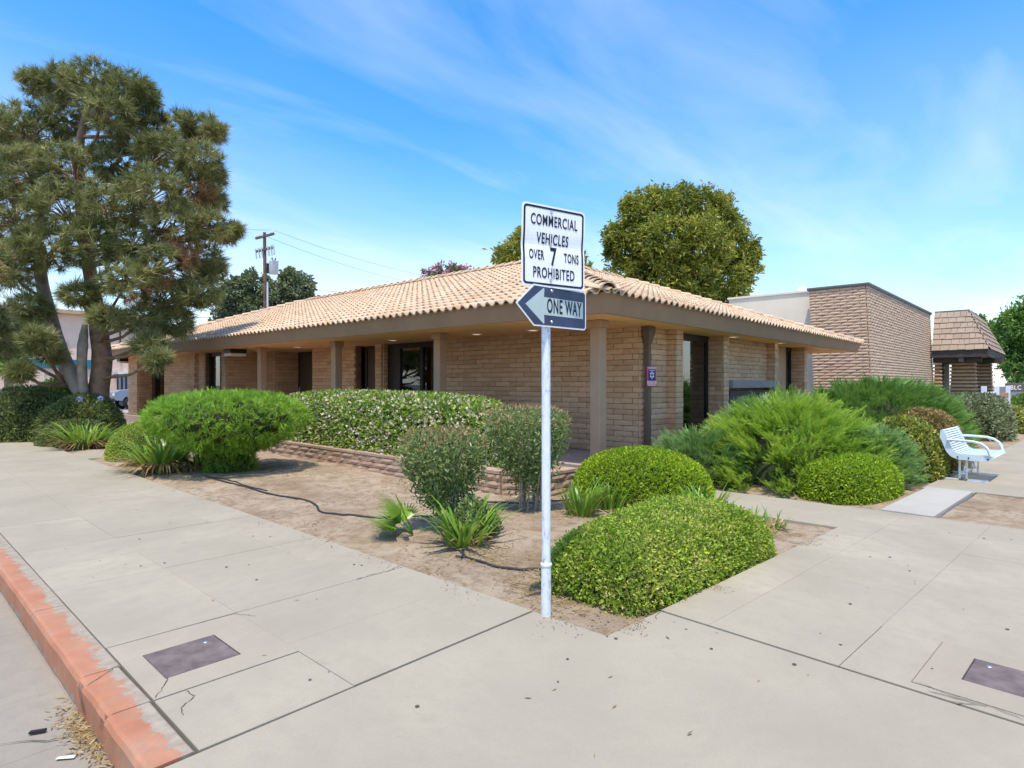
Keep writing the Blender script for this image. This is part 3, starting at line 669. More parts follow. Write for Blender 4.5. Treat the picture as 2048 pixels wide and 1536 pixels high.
# posts under the eaves
def post(x, y, w=.2):
    c = empty('column'); c.parent = bld; c.location = (x, y, 0)
    MB().bevbox(-w/2, w/2, -w/2, w/2, FZ, ZC-.004, .012).build('shaft', MT['post_paint'], c)
    MB().bevbox(-w/2-.03, w/2+.03, -w/2-.03, w/2+.03, ZC-.13, ZC-.003, .008).build('cap', MT['post_paint'], c)
for x, y in ((.9, .72), (.9, 4.62), (.9, 8.5), (.9, 12.45)): post(x, y)
# downspouts with scupper heads
def spout(x, y):
    c = empty('downspout'); c.parent = bld; c.location = (x, y, 0)
    MB().bevbox(-.045, .045, -.045, .045, .2, ZC-.3, .008).build('pipe', MT['spout_brown'], c)
    a = [(-.12, -.09), (.12, -.09), (.12, .045), (-.12, .045)]; b = [(-.05, -.05), (.05, -.05), (.05, .045), (-.05, .045)]
    mb = MB(); mb.add([(x_, y_, ZC-.01) for x_, y_ in a]+[(x_, y_, ZC-.10) for x_, y_ in a]+[(x_, y_, ZC-.33) for x_, y_ in b],
                      [(0, 1, 2, 3)]+[(i, 4+i, 4+(i+1) % 4, (i+1) % 4) for i in range(4)]+[(4+i, 8+i, 8+(i+1) % 4, 4+(i+1) % 4) for i in range(4)])
    mb.build('scupper_head', MT['spout_brown'], c)
spout(2.37, .62); spout(2.18, 15.17)
# soffit lights
for x, y in ((5.9, .45), (8.9, .4), (12.0, .35), (12.6, .33), (1.55, 4.2), (1.5, 7.0), (1.35, 9.3), (1.45, 11.4), (1.6, 2.7), (.55, 17.4)):
    c = empty('soffit_light'); c.parent = bld; c.location = (x, y, ZC)
    MB().lathe([(.135, -.001), (.135, -.014), (.105, -.018), (.10, -.012)], 0, 0, 20).build('trim_ring', MT['lamp_white'], c)
    MB().lathe([(.102, -.010), (.06, -.013), (0, -.014)], 0, 0, 20).build('diffuser', MT['lamp_lens'], c)
# windows
def window(x0, x1, y, face, mull=(), head=2.50, sill=.30, blinds=False, t=.06):
    """face 'l': opening runs along ly at depth lx=y ; 'r': along lx at depth ly=y"""
    c = empty('window'); c.parent = bld
    def bx(mb, a0, a1, d0, d1, z0, z1):
        if face == 'l': mb.box(d0, d1, a0, a1, z0, z1)
        else: mb.box(a0, a1, d0, d1, z0, z1)
        return mb
    f = MB(); bx(f, x0, x0+t, y-.05, y+.05, sill, head); bx(f, x1-t, x1, y-.05, y+.05, sill, head); bx(f, x0+t, x1-t, y-.048, y+.048, head-t, head); bx(f, x0+t, x1-t, y-.048, y+.048, sill, sill+t)
    bx(f, x0, x1, y-.06, y+.06, head, ZC-.004)
    f.build('frame', MT['dark_bronze'], c)
    for m_, w_ in mull: bx(MB(), m_-w_/2, m_+w_/2, y-.052, y+.052, sill+t, head-t).build('mullion', MT['dark_bronze'], c)
    ed = [x0+t]+[v for m_, w_ in mull for v in (m_-w_/2, m_+w_/2)]+[x1-t]
    for a, b in zip(ed[::2], ed[1::2]): bx(MB(), a, b, y-.004, y+.004, sill+t, head-t).build('pane', MT['glass'], c)
    if blinds:
        a, b = blinds; mb = MB(); z = sill+.1
        while z < head-.1:
            mb.add([(a, y+.10, z), (b, y+.10, z), (b, y+.135, z+.022), (a, y+.135, z+.022)] if face == 'r' else [(y+.10, a, z), (y+.10, b, z), (y+.135, b, z+.022), (y+.135, a, z+.022)], [(0, 1, 2, 3)]); z += .034
        mb.build('blind', MT['fascia_paint'], c)
    return c
window(6.37, 7.95, 2.45, 'l', ((7.02, .10),), blinds=None)
MB().box(2.43, 2.47, 7.95, 8.5, FZ, ZC-.004).build('side_panel', MT['dark_bronze'], bld)
window(15.64, 16.95, 1.25, 'l', ((16.05, .05),)); window(20.82, 22.28, 1.25, 'l', ((21.2, .05),))
window(3.56, 5.54, .90, 'r', ((4.12, .17),), blinds=(4.3, 5.4)); window(9.12, 9.75, .92, 'r'); window(10.9, 11.38, .92, 'r')
MB().box(9.75, 10.9, .88, .96, FZ, ZC-.004).build('infill_panel', MT['post_paint'], bld)
# lettering and emblem on the left window
def text_mesh(body, size, mat, bold=0, sx=1, align='CENTER', shear=0, ext=.0012):
    cu = bpy.data.curves.new('lettering', 'FONT'); cu.body = body; cu.size = size; cu.align_x = align; cu.align_y = 'CENTER'; cu.offset = bold; cu.shear = shear; cu.extrude = ext; cu.space_character = 1.12; cu.resolution_u = 4
    o = bpy.data.objects.new('t', cu); COL.objects.link(o); dg = bpy.context.evaluated_depsgraph_get(); me = bpy.data.meshes.new_from_object(o.evaluated_get(dg)); bpy.data.objects.remove(o); bpy.data.curves.remove(cu)
    me.materials.clear(); me.materials.append(mat)
    for v in me.vertices: v.co.x *= sx
    return me
lt = MB(); yy = 7.06
while yy < 7.62:
    w_ = random.uniform(.018, .05); lt.box(2.434, 2.438, yy, yy+w_, 1.63, 1.63+random.choice((.045, .06, .075))); yy += w_+.012
lt.build('window_print', MT['lamp_white'], bld)
MB().box(2.434, 2.438, 7.08, 7.62, 1.575, 1.595).build('underline', MT['lamp_white'], bld)
# doors
def door(y0, y1, x, leaf_mat, name='door', two=False):
    c = empty(name); c.parent = bld
    f = MB(); f.box(x-.05, x+.1, y0, y0+.07, FZ, ZC-.05); f.box(x-.05, x+.1, y1-.07, y1, FZ, ZC-.05); f.box(x-.05, x+.1, y0, y1, ZC-.07, ZC-.004); f.build('frame', MT['dark_brown'], c)
    lv = [(y0+.075, y1-.075)] if not two else [(y0+.075, (y0+y1)/2-.004), ((y0+y1)/2+.004, y1-.075)]
    for a, b in lv:
        l = MB(); l.bevbox(x, x+.05, a, b, FZ+.01, ZC-.075, .004); l.bevbox(x-.008, x, a+.12, b-.12, FZ+.25, 1.1, .004); l.bevbox(x-.008, x, a+.12, b-.12, 1.25, ZC-.25, .004)
        lo = l.build('leaf', leaf_mat, c); MB().tube([(x-.05, b-.06, 1.15), (x-.05, b-.06, 1.4)], .012, 8).build('handle', MT['bolt_steel'], lo)
    return c
door(8.80, 9.70, 2.62, MT['door_paint']); door(12.05, 14.3, 3.1, MT['door_paint'], 'double_door', True)
MB().box(3.2, 3.25, 11.9, 14.4, FZ, ZC-.004).build('recess_panel', MT['dark_brown'], bld)
MB().box(2.46, 3.2, 11.85, 12.0, FZ, ZC-.004).build('recess_jamb', MT['mortar'], bld)
# ledge box on the right facade
lg = MB().bevbox(5.84, 8.82, .42, .70, 1.42, 1.60, .008); lg.build('ledge_box', MT['ledge_grey'], bld)
MB().box(5.86, 8.80, .50, .70, .9, 1.36).build('ledge_recess', MT['dark_brown'], bld)  # solid dark brown box drawn for the dark recess below the ledge
# hanging light box under the far eave
hb = empty('light_box'); hb.parent = bld; hb.location = (.75, 13.9, 0)
MB().bevbox(-.25, .25, -.25, .25, ZC-.13, ZC-.004, .01).build('housing', MT['dark_bronze'], hb); MB().bevbox(-.24, .24, -.24, .24, ZC-.22, ZC-.131, .012).build('lens', MT['lamp_white'], hb)
hb = empty('light_box'); hb.parent = bld; hb.location = (.55, 23.72, 0)
MB().bevbox(-.25, .25, -.2, .2, ZC-.16, ZC-.004, .01).build('housing', MT['dark_bronze'], hb); MB().bevbox(-.24, .24, -.19, .19, ZC-.23, ZC-.161, .012).build('lens', MT['lamp_white'], hb)

# alarm notice on the corner downspout
bM = bld.matrix_basis
al = empty('alarm_sign', bM @ Vector((2.37, .555, 1.68)), R(1.3)+R(-22), 'small red and blue alarm company sign with white star on corner downspout', 'sign')
al.location.z = 1.66
MB().bevbox(-.105, .105, -.022, -.002, -.18, .18, .008).build('plate', MT['stuff_pink'], al)
MB().box(-.08, .08, -.0245, -.0222, -.075, .125).build('panel', MT['stuff_navy'], al)
st = [((.085 if k % 2 == 0 else .042)*math.sin(k*math.pi/6)*.72, .025+(.085 if k % 2 == 0 else .042)*math.cos(k*math.pi/6)) for k in range(12)]
MB().add([(x, -.0262, z) for x, z in st], [tuple(range(11, -1, -1))]).build('star', MT['lamp_white'], al)
MB().add([(.02*math.cos(a), -.0275, .025+.032*math.sin(a)) for a in np.linspace(0, 6.28, 13)[:-1]], [tuple(range(12))]).build('emblem', MT['stuff_navy'], al)
mobj('lettering', text_mesh('ECHELON', .085, MT['lamp_white'], .003, .52), al, (0, -.0245, -.118), (R(90), 0, 0))
mobj('lettering', text_mesh('NO TRESPASSING', .033, MT['lamp_white'], .0015, .68), al, (0, -.0245, .152), (R(90), 0, 0))
mobj('lettering', text_mesh('PROTECTED', .026, MT['lamp_white'], .001, .75), al, (0, -.0262, .105), (R(90), 0, 0))
MB().box(-.085, .085, -.0238, -.0221, -.165, -.155).build('rule', MT['lamp_white'], al)

# ------------------------------------------------------------------ low planter wall
pw = empty('planter_wall', (3.08, 3.85, 0), 0, 'low split-face block planter wall in front of the flowering hedge', 'wall')
poly = [(0, 8.2), (0, 0), (.32, -.53), (.95, -.55)]
core = MB()
for (a, b) in zip(poly[:-1], poly[1:]):
    a, b = np.array(a), np.array(b); d = (b-a)/np.linalg.norm(b-a); nl = np.array([-d[1], d[0]])
    core.prism([tuple(a), tuple(b), tuple(b+nl*.14), tuple(a+nl*.14)], -.25, .245)
core.build('mortar_core', MT['mortar'], pw)
PP = Pieces([block_mesh(MT['planter_block'], rough=.016, seed=20+i) for i in range(5)], 'block')
for i, (a, b) in enumerate(zip(poly[:-1], poly[1:])):
    a, b = np.array(a), np.array(b); Ls = np.linalg.norm(b-a); lay(PP, a, (b-a)/Ls, Ls, -.06, .25, off=i)
PP.done(pw, pw, 300)
for (a, b) in zip(poly[:-1], poly[1:]):
    a, b = np.array(a), np.array(b); Ls = np.linalg.norm(b-a); d = (b-a)/Ls; nl = np.array([-d[1], d[0]]); n = max(1, round(Ls/.41))
    for k in range(n):
        p, q_ = a+d*(Ls*k/n+.004), a+d*(Ls*(k+1)/n-.004)
        MB().bevprism([tuple(p-nl*.055), tuple(q_-nl*.055), tuple(q_+nl*.15), tuple(p+nl*.15)], .25, .30+random.uniform(-.004, .004), .008).build('cap_block', MT['planter_block'], pw)
for o in [o for o in pw.children if o.name.startswith('cap_block')]:
    at = o.data.attributes.new('tint', 'FLOAT', 'POINT')
ps = MB().prism([(3.24, 12), (3.24, 3.9), (3.5, 3.46), (4.03, 3.46), (4.6, 3.2), (4.6, 12)], -.2, .2).build('planter_soil', MT['dirt']); struct(ps)

# ------------------------------------------------------------------ street sign on its post
sp = empty('street_sign_post', (.0, .48, -.03), 0, 'peeling white steel post carrying a commercial vehicles sign above a one way arrow', 'street sign')
MB().tube([(0, 0, -.2), (0, 0, .36)], .0335, 18).build('sleeve', MT['sign_pole_paint'], sp)
MB().lathe([(.0335, .355), (.038, .36), (.038, .375), (.030, .38)], 0, 0, 18).build('collar', MT['white_paint'], sp)
MB().tube([(0, 0, .36), (-.004, 0, 2.72)], .0295, 18).build('pole', MT['sign_pole_paint'], sp)
def roundrect(w0, w1, h0, h1, r, n=5):
    pts = []
    for cx_, cy_, a0 in ((w1-r, h1-r, 0), (w0+r, h1-r, 90), (w0+r, h0+r, 180), (w1-r, h0+r, 270)):
        for k in range(n+1): a = R(a0+90*k/n); pts.append((cx_+r*math.cos(a), cy_+r*math.sin(a)))
    return pts
def camyaw(phi): return R(YAW)+R(phi)       # horizontal axis of a sign plate turned phi from the picture plane
# rectangular sign, creased where it was hit
def bendf(z, x): 
    zc = .275+.05*(x); t = abs(z-zc); return .006*math.exp(-(t/.05)**2)+ (.0 if z < zc else -.03*(z-zc))
def bent(me, dy=0):
    for v in me.vertices: v.co.y += bendf(v.co.z, v.co.x)+dy
    return me
def sheet(poly, y, name, mat, parent, nz=26, thick=.003):
    """flat outline in (x,z) cut into horizontal bands so that it can crease"""
    bm = bmesh.new(); vs = [bm.verts.new((x, y, z)) for x, z in poly]; bm.faces.new(vs)
    zmin = min(z for _, z in poly); zmax = max(z for _, z in poly)
    for k in range(1, nz):
        bmesh.ops.bisect_plane(bm, geom=bm.verts[:]+bm.edges[:]+bm.faces[:], plane_co=(0, 0, zmin+(zmax-zmin)*k/nz), plane_no=(0, 0, 1))
    bmesh.ops.recalc_face_normals(bm, faces=bm.faces[:])
    ex = bmesh.ops.extrude_face_region(bm, geom=bm.faces[:]); bmesh.ops.translate(bm, verts=[g for g in ex['geom'] if isinstance(g, bmesh.types.BMVert)], vec=(0, thick, 0))
    bmesh.ops.recalc_face_normals(bm, faces=bm.faces[:]); me = bpy.data.meshes.new(name); bm.to_mesh(me); bm.free(); me.materials.append(mat); return me
def ring_mesh(p_out, p_in, y, mat, nseg=6):
    n = len(p_out); vs = []; fs = []
    def dens(p):
        r = []
        for i in range(len(p)):
            a, b = np.array(p[i]), np.array(p[(i+1) % len(p)]); m = 10 if np.linalg.norm(b-a) > .1 else 1
            r += [a+(b-a)*k/m for k in range(m)]
        return r
    a, b = dens(p_out), dens(p_in); n = len(a)
    vs = [(x, y, z) for x, z in a]+[(x, y, z) for x, z in b]; fs = [(i, (i+1) % n, n+(i+1) % n, n+i) for i in range(n)]
    me = bpy.data.meshes.new('border'); me.from_pydata(vs, [], fs); me.materials.append(mat); return me
rg = empty('regulatory_sign'); rg.parent = sp; rg.location = (.0, 0, 2.205); rg.rotation_euler = (0, 0, camyaw(33))
dy = -.05
x0, x1, h_ = -.232, .288, .535
mobj('plate', bent(sheet(roundrect(x0, x1, 0, h_, .03), 0, 'plate', MT['sign_white'], rg), dy), rg)
mobj('border', bent(ring_mesh(roundrect(x0+.012, x1-.012, .012, h_-.012, .024), roundrect(x0+.026, x1-.026, .026, h_-.026, .014), -.0015, MT['sign_ink']), dy), rg)
def slet(body, x, z, size, sx, bold=.0014, align='CENTER'):
    me = text_mesh(body, size, MT['sign_ink'], bold, sx, align, 0, .0004)
    for v in me.vertices: X_, Z_ = v.co.x+x, v.co.y+z; v.co = (X_, -.0022+(v.co.z), Z_)
    return mobj('lettering', bent(me, dy), rg)
xm = (x0+x1)/2
slet('COMMERCIAL', xm, .432, .098, .5750); slet('VEHICLES', xm-.01, .315, .098, .5750); slet('OVER', x0+.118, .205, .088, .50)
slet('7', xm-.005, .200, .165, .62, .004); slet('TONS', x1-.115, .205, .088, .50); slet('PROHIBITED', xm, .090, .098, .5752)
for z in (.495, .285, .05): 
    b = MB().tube([(0, -.012, z), (0, .0, z)], .009, 10); mobj('bolt', bent(b.mesh('bolt', MT['bolt_steel']), dy), rg)
ow = empty('one_way_sign'); ow.parent = sp; ow.location = (0, 0, 1.945); ow.rotation_euler = (0, 0, camyaw(44))
H2 = .27; xr, xl, xs_ = .362, -.328, -.165
out = [(xl, H2/2), (xs_, 0), (xr-.018, 0), (xr, .018), (xr, H2-.018), (xr-.018, H2), (xs_, H2)]
def shrink(p, k):
    P_ = np.array(p); r = []
    for i in range(len(P_)):
        a, b, c = P_[i-1], P_[i], P_[(i+1) % len(P_)]; e1 = (b-a)/np.linalg.norm(b-a); e2 = (c-b)/np.linalg.norm(c-b)
        n1 = np.array([-e1[1], e1[0]]); n2 = np.array([-e2[1], e2[0]]); m = n1+n2; m /= np.linalg.norm(m); r.append(tuple(b+m*k/max(m@n1, .35)))
    return r
mobj('plate', sheet(out, -.045, 'plate', MT['sign_white'], ow, 2), ow)
nav = shrink(out, .010); MB().add([(x, -.0465, z) for x, z in nav], [tuple(range(len(nav)))]).build('face', MT['sign_navy'], ow)
zc = H2/2; ar = [(-.245, zc), (-.075, zc+.118), (-.068, zc+.112), (-.072, zc+.058), (xr-.035, zc+.058), (xr-.035, zc-.058), (-.072, zc-.058), (-.068, zc-.112), (-.075, zc-.118)]
MB().add([(x, -.0475, z) for x, z in ar], [tuple(range(len(ar)-1, -1, -1))]).build('arrow', MT['sign_sage'], ow)
me = text_mesh('ONE WAY', .132, MT['sign_ink'], .0028, .53, 'CENTER', 0, .0004)
for v in me.vertices: v.co = (v.co.x+.132, -.0482+v.co.z, v.co.y+zc)
mobj('lettering', me, ow)
for z in (.035, H2-.03): MB().lathe([(0, .008), (.008, .006), (.011, 0)], 0, 0, 10).build('bolt', MT['bolt_steel'], ow, (0.005, -.047, z)).rotation_euler = (R(90), 0, 0)

# ------------------------------------------------------------------ bench
bn = empty('bench', (9.22, -.86, 0), RS, 'pale blue-white slatted metal bench with curved arms on the right pavement', 'bench')
BL = .55
prof = [(-.28, .80), (-.26, .76), (-.215, .66), (-.18, .56), (-.16, .50), (-.12, .445), (-.06, .42), (.10, .415), (.25, .42), (.335, .425), (.37, .41), (.375, .385)]   # (forward, z); forward is -y
def ppt(s):
    P_ = np.array(prof); L_ = np.r_[0, np.cumsum(np.linalg.norm(np.diff(P_, axis=0), axis=1))]; s = s*L_[-1]; return np.array([np.interp(s, L_, P_[:, 0]), np.interp(s, L_, P_[:, 1])])
ns = 25
for k in range(ns):
    a, b = ppt(k/ns+.004), ppt((k+1)/ns-.008); t_ = (b-a)/np.linalg.norm(b-a); n_ = np.array([t_[1], -t_[0]])*.016
    MB().add([(x, -p[0], p[1]) for x in (-BL+.01, BL-.01) for p in (a, b, b+n_, a+n_)], [(0, 1, 2, 3), (7, 6, 5, 4), (0, 4, 5, 1), (1, 5, 6, 2), (2, 6, 7, 3), (3, 7, 4, 0)]).build('slat', MT['bench_white'], bn)
for sx in (-1, 1):
    mb = MB(); N = 30; top = [ppt(i/N) for i in range(N+1)]; vs = []
    for x in (sx*BL, sx*(BL+.014)):
        for i, p in enumerate(top):
            t_ = ppt(min(1, (i+1)/N))-ppt(max(0, (i-1)/N)); t_ /= np.linalg.norm(t_); n_ = np.array([t_[1], -t_[0]]); o1 = p-n_*.006; o2 = p+n_*(.085 if i < N-2 else .03)
            if i < 3: o2 = p+n_*(.03+.018*i)
            vs += [(x, -o1[0], o1[1]), (x, -o2[0], o2[1])]
    m = 2*(N+1)
    for i in range(N): 
        for b_ in (0, m): mb.add([vs[b_+2*i], vs[b_+2*i+1], vs[b_+2*i+3], vs[b_+2*i+2]], [(0, 1, 2, 3)])
        mb.add([vs[2*i], vs[2*i+2], vs[m+2*i+2], vs[m+2*i]], [(0, 1, 2, 3)]); mb.add([vs[2*i+1], vs[2*i+3], vs[m+2*i+3], vs[m+2*i+1]], [(0, 1, 2, 3)])
    mb.build('side_panel', MT['bench_white'], bn)
    X = sx*(BL+.03)
    arm = [(X, .215, .635), (X, .16, .64), (X, .02, .637), (X, -.12, .63), (X, -.215, .605), (X, -.28, .555), (X, -.315, .49), (X, -.33, .42)]
    MB().tube(arm, .021, 10).build('armrest', MT['bench_white'], bn)
    xs2 = sx*(BL-.08)
    for y_ in (.07, -.02):
        MB().bevbox(xs2-.014, xs2+.014, y_-.014, y_+.014, .03, .40, .003).build('leg', MT['bench_white'], bn)
    MB().bevbox(xs2-.016, xs2+.016, .084, .33, .002, .028, .003).build('foot', MT['bench_white'], bn); MB().bevbox(xs2-.016, xs2+.016, -.034, -.29, .002, .028, .003).build('foot', MT['bench_white'], bn)
    MB().bevbox(xs2-.01, xs2+.01, -.006, .056, .10, .122, .002).build('rung', MT['bench_white'], bn)
    for (y_, z_) in ((.08, .375), (-.06, .37), (-.3, .37)): MB().tube([(sx*(BL+.012), y_, z_), (sx*(BL+.022), y_, z_)], .012, 8).build('bolt', MT['bolt_dark'], bn)
    MB().bevbox(xs2-.012 if sx < 0 else xs2-.25, xs2+.25 if sx < 0 else xs2+.012, .015, .035, .36, .385, .003).build('brace', MT['bench_white'], bn)
    MB().tube([(xs2, .025, .11), (xs2-sx*.28, .025, .375)], .012, 6).build('brace', MT['bench_white'], bn)
MB().bevbox(-BL+.08, BL-.08, .018, .034, .10, .12, .003).build('stretcher', MT['bench_white'], bn)

# ------------------------------------------------------------------ irrigation hoses
def hose(name, pts, label, r=.011):
    P_ = []
    for a, b in zip(pts[:-1], pts[1:]):
        for k in range(5): P_.append(np.array(a)+(np.array(b)-np.array(a))*k/5)
    P_.append(np.array(pts[-1])); P_ = np.array(P_)
    for _ in range(3): P_[1:-1] = (P_[:-2]+2*P_[1:-1]+P_[2:])/4
    z = soil_z(P_[:, 0], P_[:, 1])+r*.8
    o = MB().tube([(x, y, q_) for (x, y), q_ in zip(P_, z)], r, 8).build(name, MT['hose_black']); return meta(o, label, 'hose')
hose('irrigation_hose', [(.72, 8.35), (.74, 7.6), (.85, 6.5), (.98, 5.6), (.86, 5.0), (.62, 4.55), (.66, 4.2), (.85, 3.85), (1.1, 3.57), (1.35, 3.3)], 'long black irrigation hose snaking from the flat-topped juniper across bare soil', .013)
hose('irrigation_hose', [(.55, 2.0), (.60, 1.9), (.62, 1.7), (.66, 1.45), (.80, 1.2), (1.05, 1.0)], 'short black irrigation hose leading to the sign post', .012)
hose('irrigation_hose', [(.74, 8.2), (.9, 7.5), (.82, 7.05), (.95, 6.6)], 'short loose end of black hose lying beside the long hose', .010)
hose('irrigation_hose', [(2.05, 4.3), (2.5, 3.7), (2.75, 3.25), (3.1, 2.95), (3.6, 2.85)], 'pale dusty hose lying along the foot of the planter wall', .011)

# ------------------------------------------------------------------ plants
def unit(v): return v/np.maximum(np.linalg.norm(v, axis=-1, keepdims=True), 1e-9)
def leaf_quads(P, A, Ln, Wd, fold=.25):
    """P base points, A long axes (unit), Ln lengths, Wd widths"""
    n = len(P); rv = unit(rng.normal(size=(n, 3))); Bv = unit(np.cross(A, rv)); Cv = np.cross(A, Bv)
    Ln = np.broadcast_to(Ln, n)[:, None]; Wd = np.broadcast_to(Wd, n)[:, None]
    V = np.stack([P, P+A*Ln*.5+Bv*Wd*.5+Cv*Wd*fold, P+A*Ln, P+A*Ln*.5-Bv*Wd*.5+Cv*Wd*fold], 1).reshape(-1, 3)
    Fq = np.arange(4*n).reshape(n, 4); return V, Fq
class Shape:
    """super-ellipsoid mound with lumpy surface, standing on the ground, local coordinates"""
    def __init__(s, rx, ry, rz, p=2.2, lump=.06, k=2.2, seed=0, zlow=-.15, zc=0, flare=None, pz=None):
        s.pz = pz or p
        s.r = np.array([rx, ry, rz]); s.p = p; s.lump = lump; s.k = k; s.seed = seed; s.zlow = zlow; s.zc = zc; s.flare = flare
        r = np.random.default_rng(seed+100); s.w = r.normal(size=(9, 3))*k; s.ph = r.uniform(0, 6.28, 9); s.a = r.uniform(.4, 1, 9)
    def surf(s, d):
        u_ = np.abs(d/s.r); G = (u_[:, 0]**s.p+u_[:, 1]**s.p)**(s.pz/s.p)+u_[:, 2]**s.pz; q = G**(-1/s.pz)
        x = d*q[:, None]; nz_ = np.sum(s.a*np.sin(x@s.w.T*1.0+s.ph), -1)/4.5
        q = q*(1+s.lump*nz_); x = d*q[:, None]
        u_ = np.abs(x/s.r); G = np.maximum(u_[:, 0]**s.p+u_[:, 1]**s.p, 1e-6)**(s.pz/s.p-1); n = np.sign(d)*np.stack([G*u_[:, 0]**(s.p-1), G*u_[:, 1]**(s.p-1), u_[:, 2]**(s.pz-1)], -1)/s.r; return x, unit(n)
    def sample(s, n):
        m = n*4; d = unit(rng.normal(size=(m, 3))); d[:, 2] = np.where(d[:, 2] < s.zlow, -d[:, 2], d[:, 2]); x, nr = s.surf(d)
        w = np.sum(x*x, -1)/np.maximum(np.sum(nr*d, -1), .15); w /= w.sum(); i = rng.choice(m, n, p=w); x, nr = x[i].copy(), nr[i]
        return s.post(x), nr
    def post(s, x):
        x = x.copy(); x[:, 2] += s.zc
        if s.flare: 
            f = np.interp(x[:, 2], *s.flare); x[:, 0] *= f; x[:, 1] *= f
        return x
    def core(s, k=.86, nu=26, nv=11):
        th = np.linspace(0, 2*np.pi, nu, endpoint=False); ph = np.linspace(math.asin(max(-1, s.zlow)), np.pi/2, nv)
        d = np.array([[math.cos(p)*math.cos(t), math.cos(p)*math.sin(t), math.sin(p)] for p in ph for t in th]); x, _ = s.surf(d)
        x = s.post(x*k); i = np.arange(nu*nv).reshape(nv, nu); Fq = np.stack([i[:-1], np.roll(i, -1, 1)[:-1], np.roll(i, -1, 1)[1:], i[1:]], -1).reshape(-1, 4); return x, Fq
def plant(name, loc, label, cat, rz=0, group=None): return empty(name, loc, rz, label, cat, group)
def bush(name, loc, rz, shp, mat, n, ll, lw, label, cat='shrub', group=None, out=.5, depth=.07, core=.9, extra=(), up=.2):
    o = plant(name, loc, label, cat, rz, group)
    x, nr = shp.sample(n); x = x-nr*(rng.random((n, 1))**1.6)*depth+rng.normal(size=(n, 3))*.006
    A = unit(nr*out+rng.normal(size=(n, 3))*.55+np.array([0, 0, up])); s = rng.uniform(.55, 1.5, n)
    V, Fq = leaf_quads(x, A, ll*s, lw*s); tint = np.repeat(rng.random(n), 4)
    mobj('foliage', npmesh('foliage', V, Fq, MT[mat], tint), o)
    if core: c, f = shp.core(core); mobj('shaded_core', npmesh('shaded_core', c, f, MT['core_shade'], smooth=True), o)  # solid dark core standing in for the shaded inside of the shrub
    for (nm, m2, n2, l2, w2, d2, lift) in extra:
        x, nr = shp.sample(n2); x = x+nr*lift-nr*rng.random((n2, 1))*d2; A = unit(nr*.4+rng.normal(size=(n2, 3))); s = rng.uniform(.7, 1.3, n2)
        V, Fq = leaf_quads(x, A, l2*s, w2*s); mobj(nm, npmesh(nm, V, Fq, MT[m2], np.repeat(rng.random(n2), 4)), o)
    return o
def spray_template(k=7, seed=0, w=.05, spread=.30):
    r = np.random.default_rng(seed); vs = []; fs = []
    def tri(a, b, c): i = len(vs); vs.extend([a, b, c]); fs.append((i, i+1, i+2))
    for t in np.linspace(.08, .92, k):
        for sgn in (-1, 1):
            ln = spread*(1.05-t*.55)*r.uniform(.7, 1.2); a = r.uniform(.5, .9); zz = r.uniform(-.06, .10)
            b = np.array([0, t, .06*t*t]); tip = b+np.array([sgn*ln*math.sin(a), ln*math.cos(a)*1.3, zz]); p = np.array([0, w, 0])
            tri(b-p*.8, tip, b+p)
    tri(np.array([-w*.6, .3, 0]), np.array([w*.6, .3, 0]), np.array([0, 1.12, .1])); return np.array(vs), np.array(fs)
SPR = [spray_template(6, i) for i in range(4)]
def place_templates(tpls, P, A, S, twist=None):
    n = len(P); up = np.array([0, 0, 1.0]); X = unit(np.cross(A, np.broadcast_to(up, A.shape))+rng.normal(size=A.shape)*.35); X = unit(X-A*np.sum(X*A, -1, keepdims=True)); Z = np.cross(X, A)
    Vs = []; Fs = []; Ts = []; b = 0; which = rng.integers(0, len(tpls), n)
    for t, (tv, tf) in enumerate(tpls):
        i = np.where(which == t)[0]
        if not len(i): continue
        M = np.stack([X[i], A[i], Z[i]], -1)*S[i][:, None, None]       # columns
        V = np.einsum('nij,vj->nvi', M, tv)+P[i][:, None]; Vs.append(V.reshape(-1, 3))
        Fs.append((tf[None]+(np.arange(len(i))*len(tv))[:, None, None]+b).reshape(-1, 3)); Ts.append(np.repeat(rng.random(len(i))*.8+(twist[i] if twist is not None else .1), len(tv))+np.tile(tv[:, 1]*.12, len(i))); b += len(i)*len(tv)
    return np.concatenate(Vs), np.concatenate(Fs), np.clip(np.concatenate(Ts), 0, 1)
def juniper(name, loc, rz, shp, mat, n, size, label, cat='juniper', group=None, out=.7, up=.25, depth=.16, core=.86, side=.35, jit=.3):
    o = plant(name, loc, label, cat, rz, group); x, nr = shp.sample(n); x = x-nr*(rng.random((n, 1))**1.5)*depth
    rad = unit(np.concatenate([x[:, :2], np.zeros((n, 1))], 1)); A = unit(nr*out+rad*side+np.array([0, 0, up])+rng.normal(size=(n, 3))*jit)
    V, Fq, T_ = place_templates(SPR, x-A*size*.35, A, size*rng.uniform(.6, 1.35, n)); mobj('foliage', npmesh('foliage', V, Fq, MT[mat], T_), o)
    if core: c, f = shp.core(core); mobj('shaded_core', npmesh('shaded_core', c, f, MT['core_shade'], smooth=True), o)
    return o
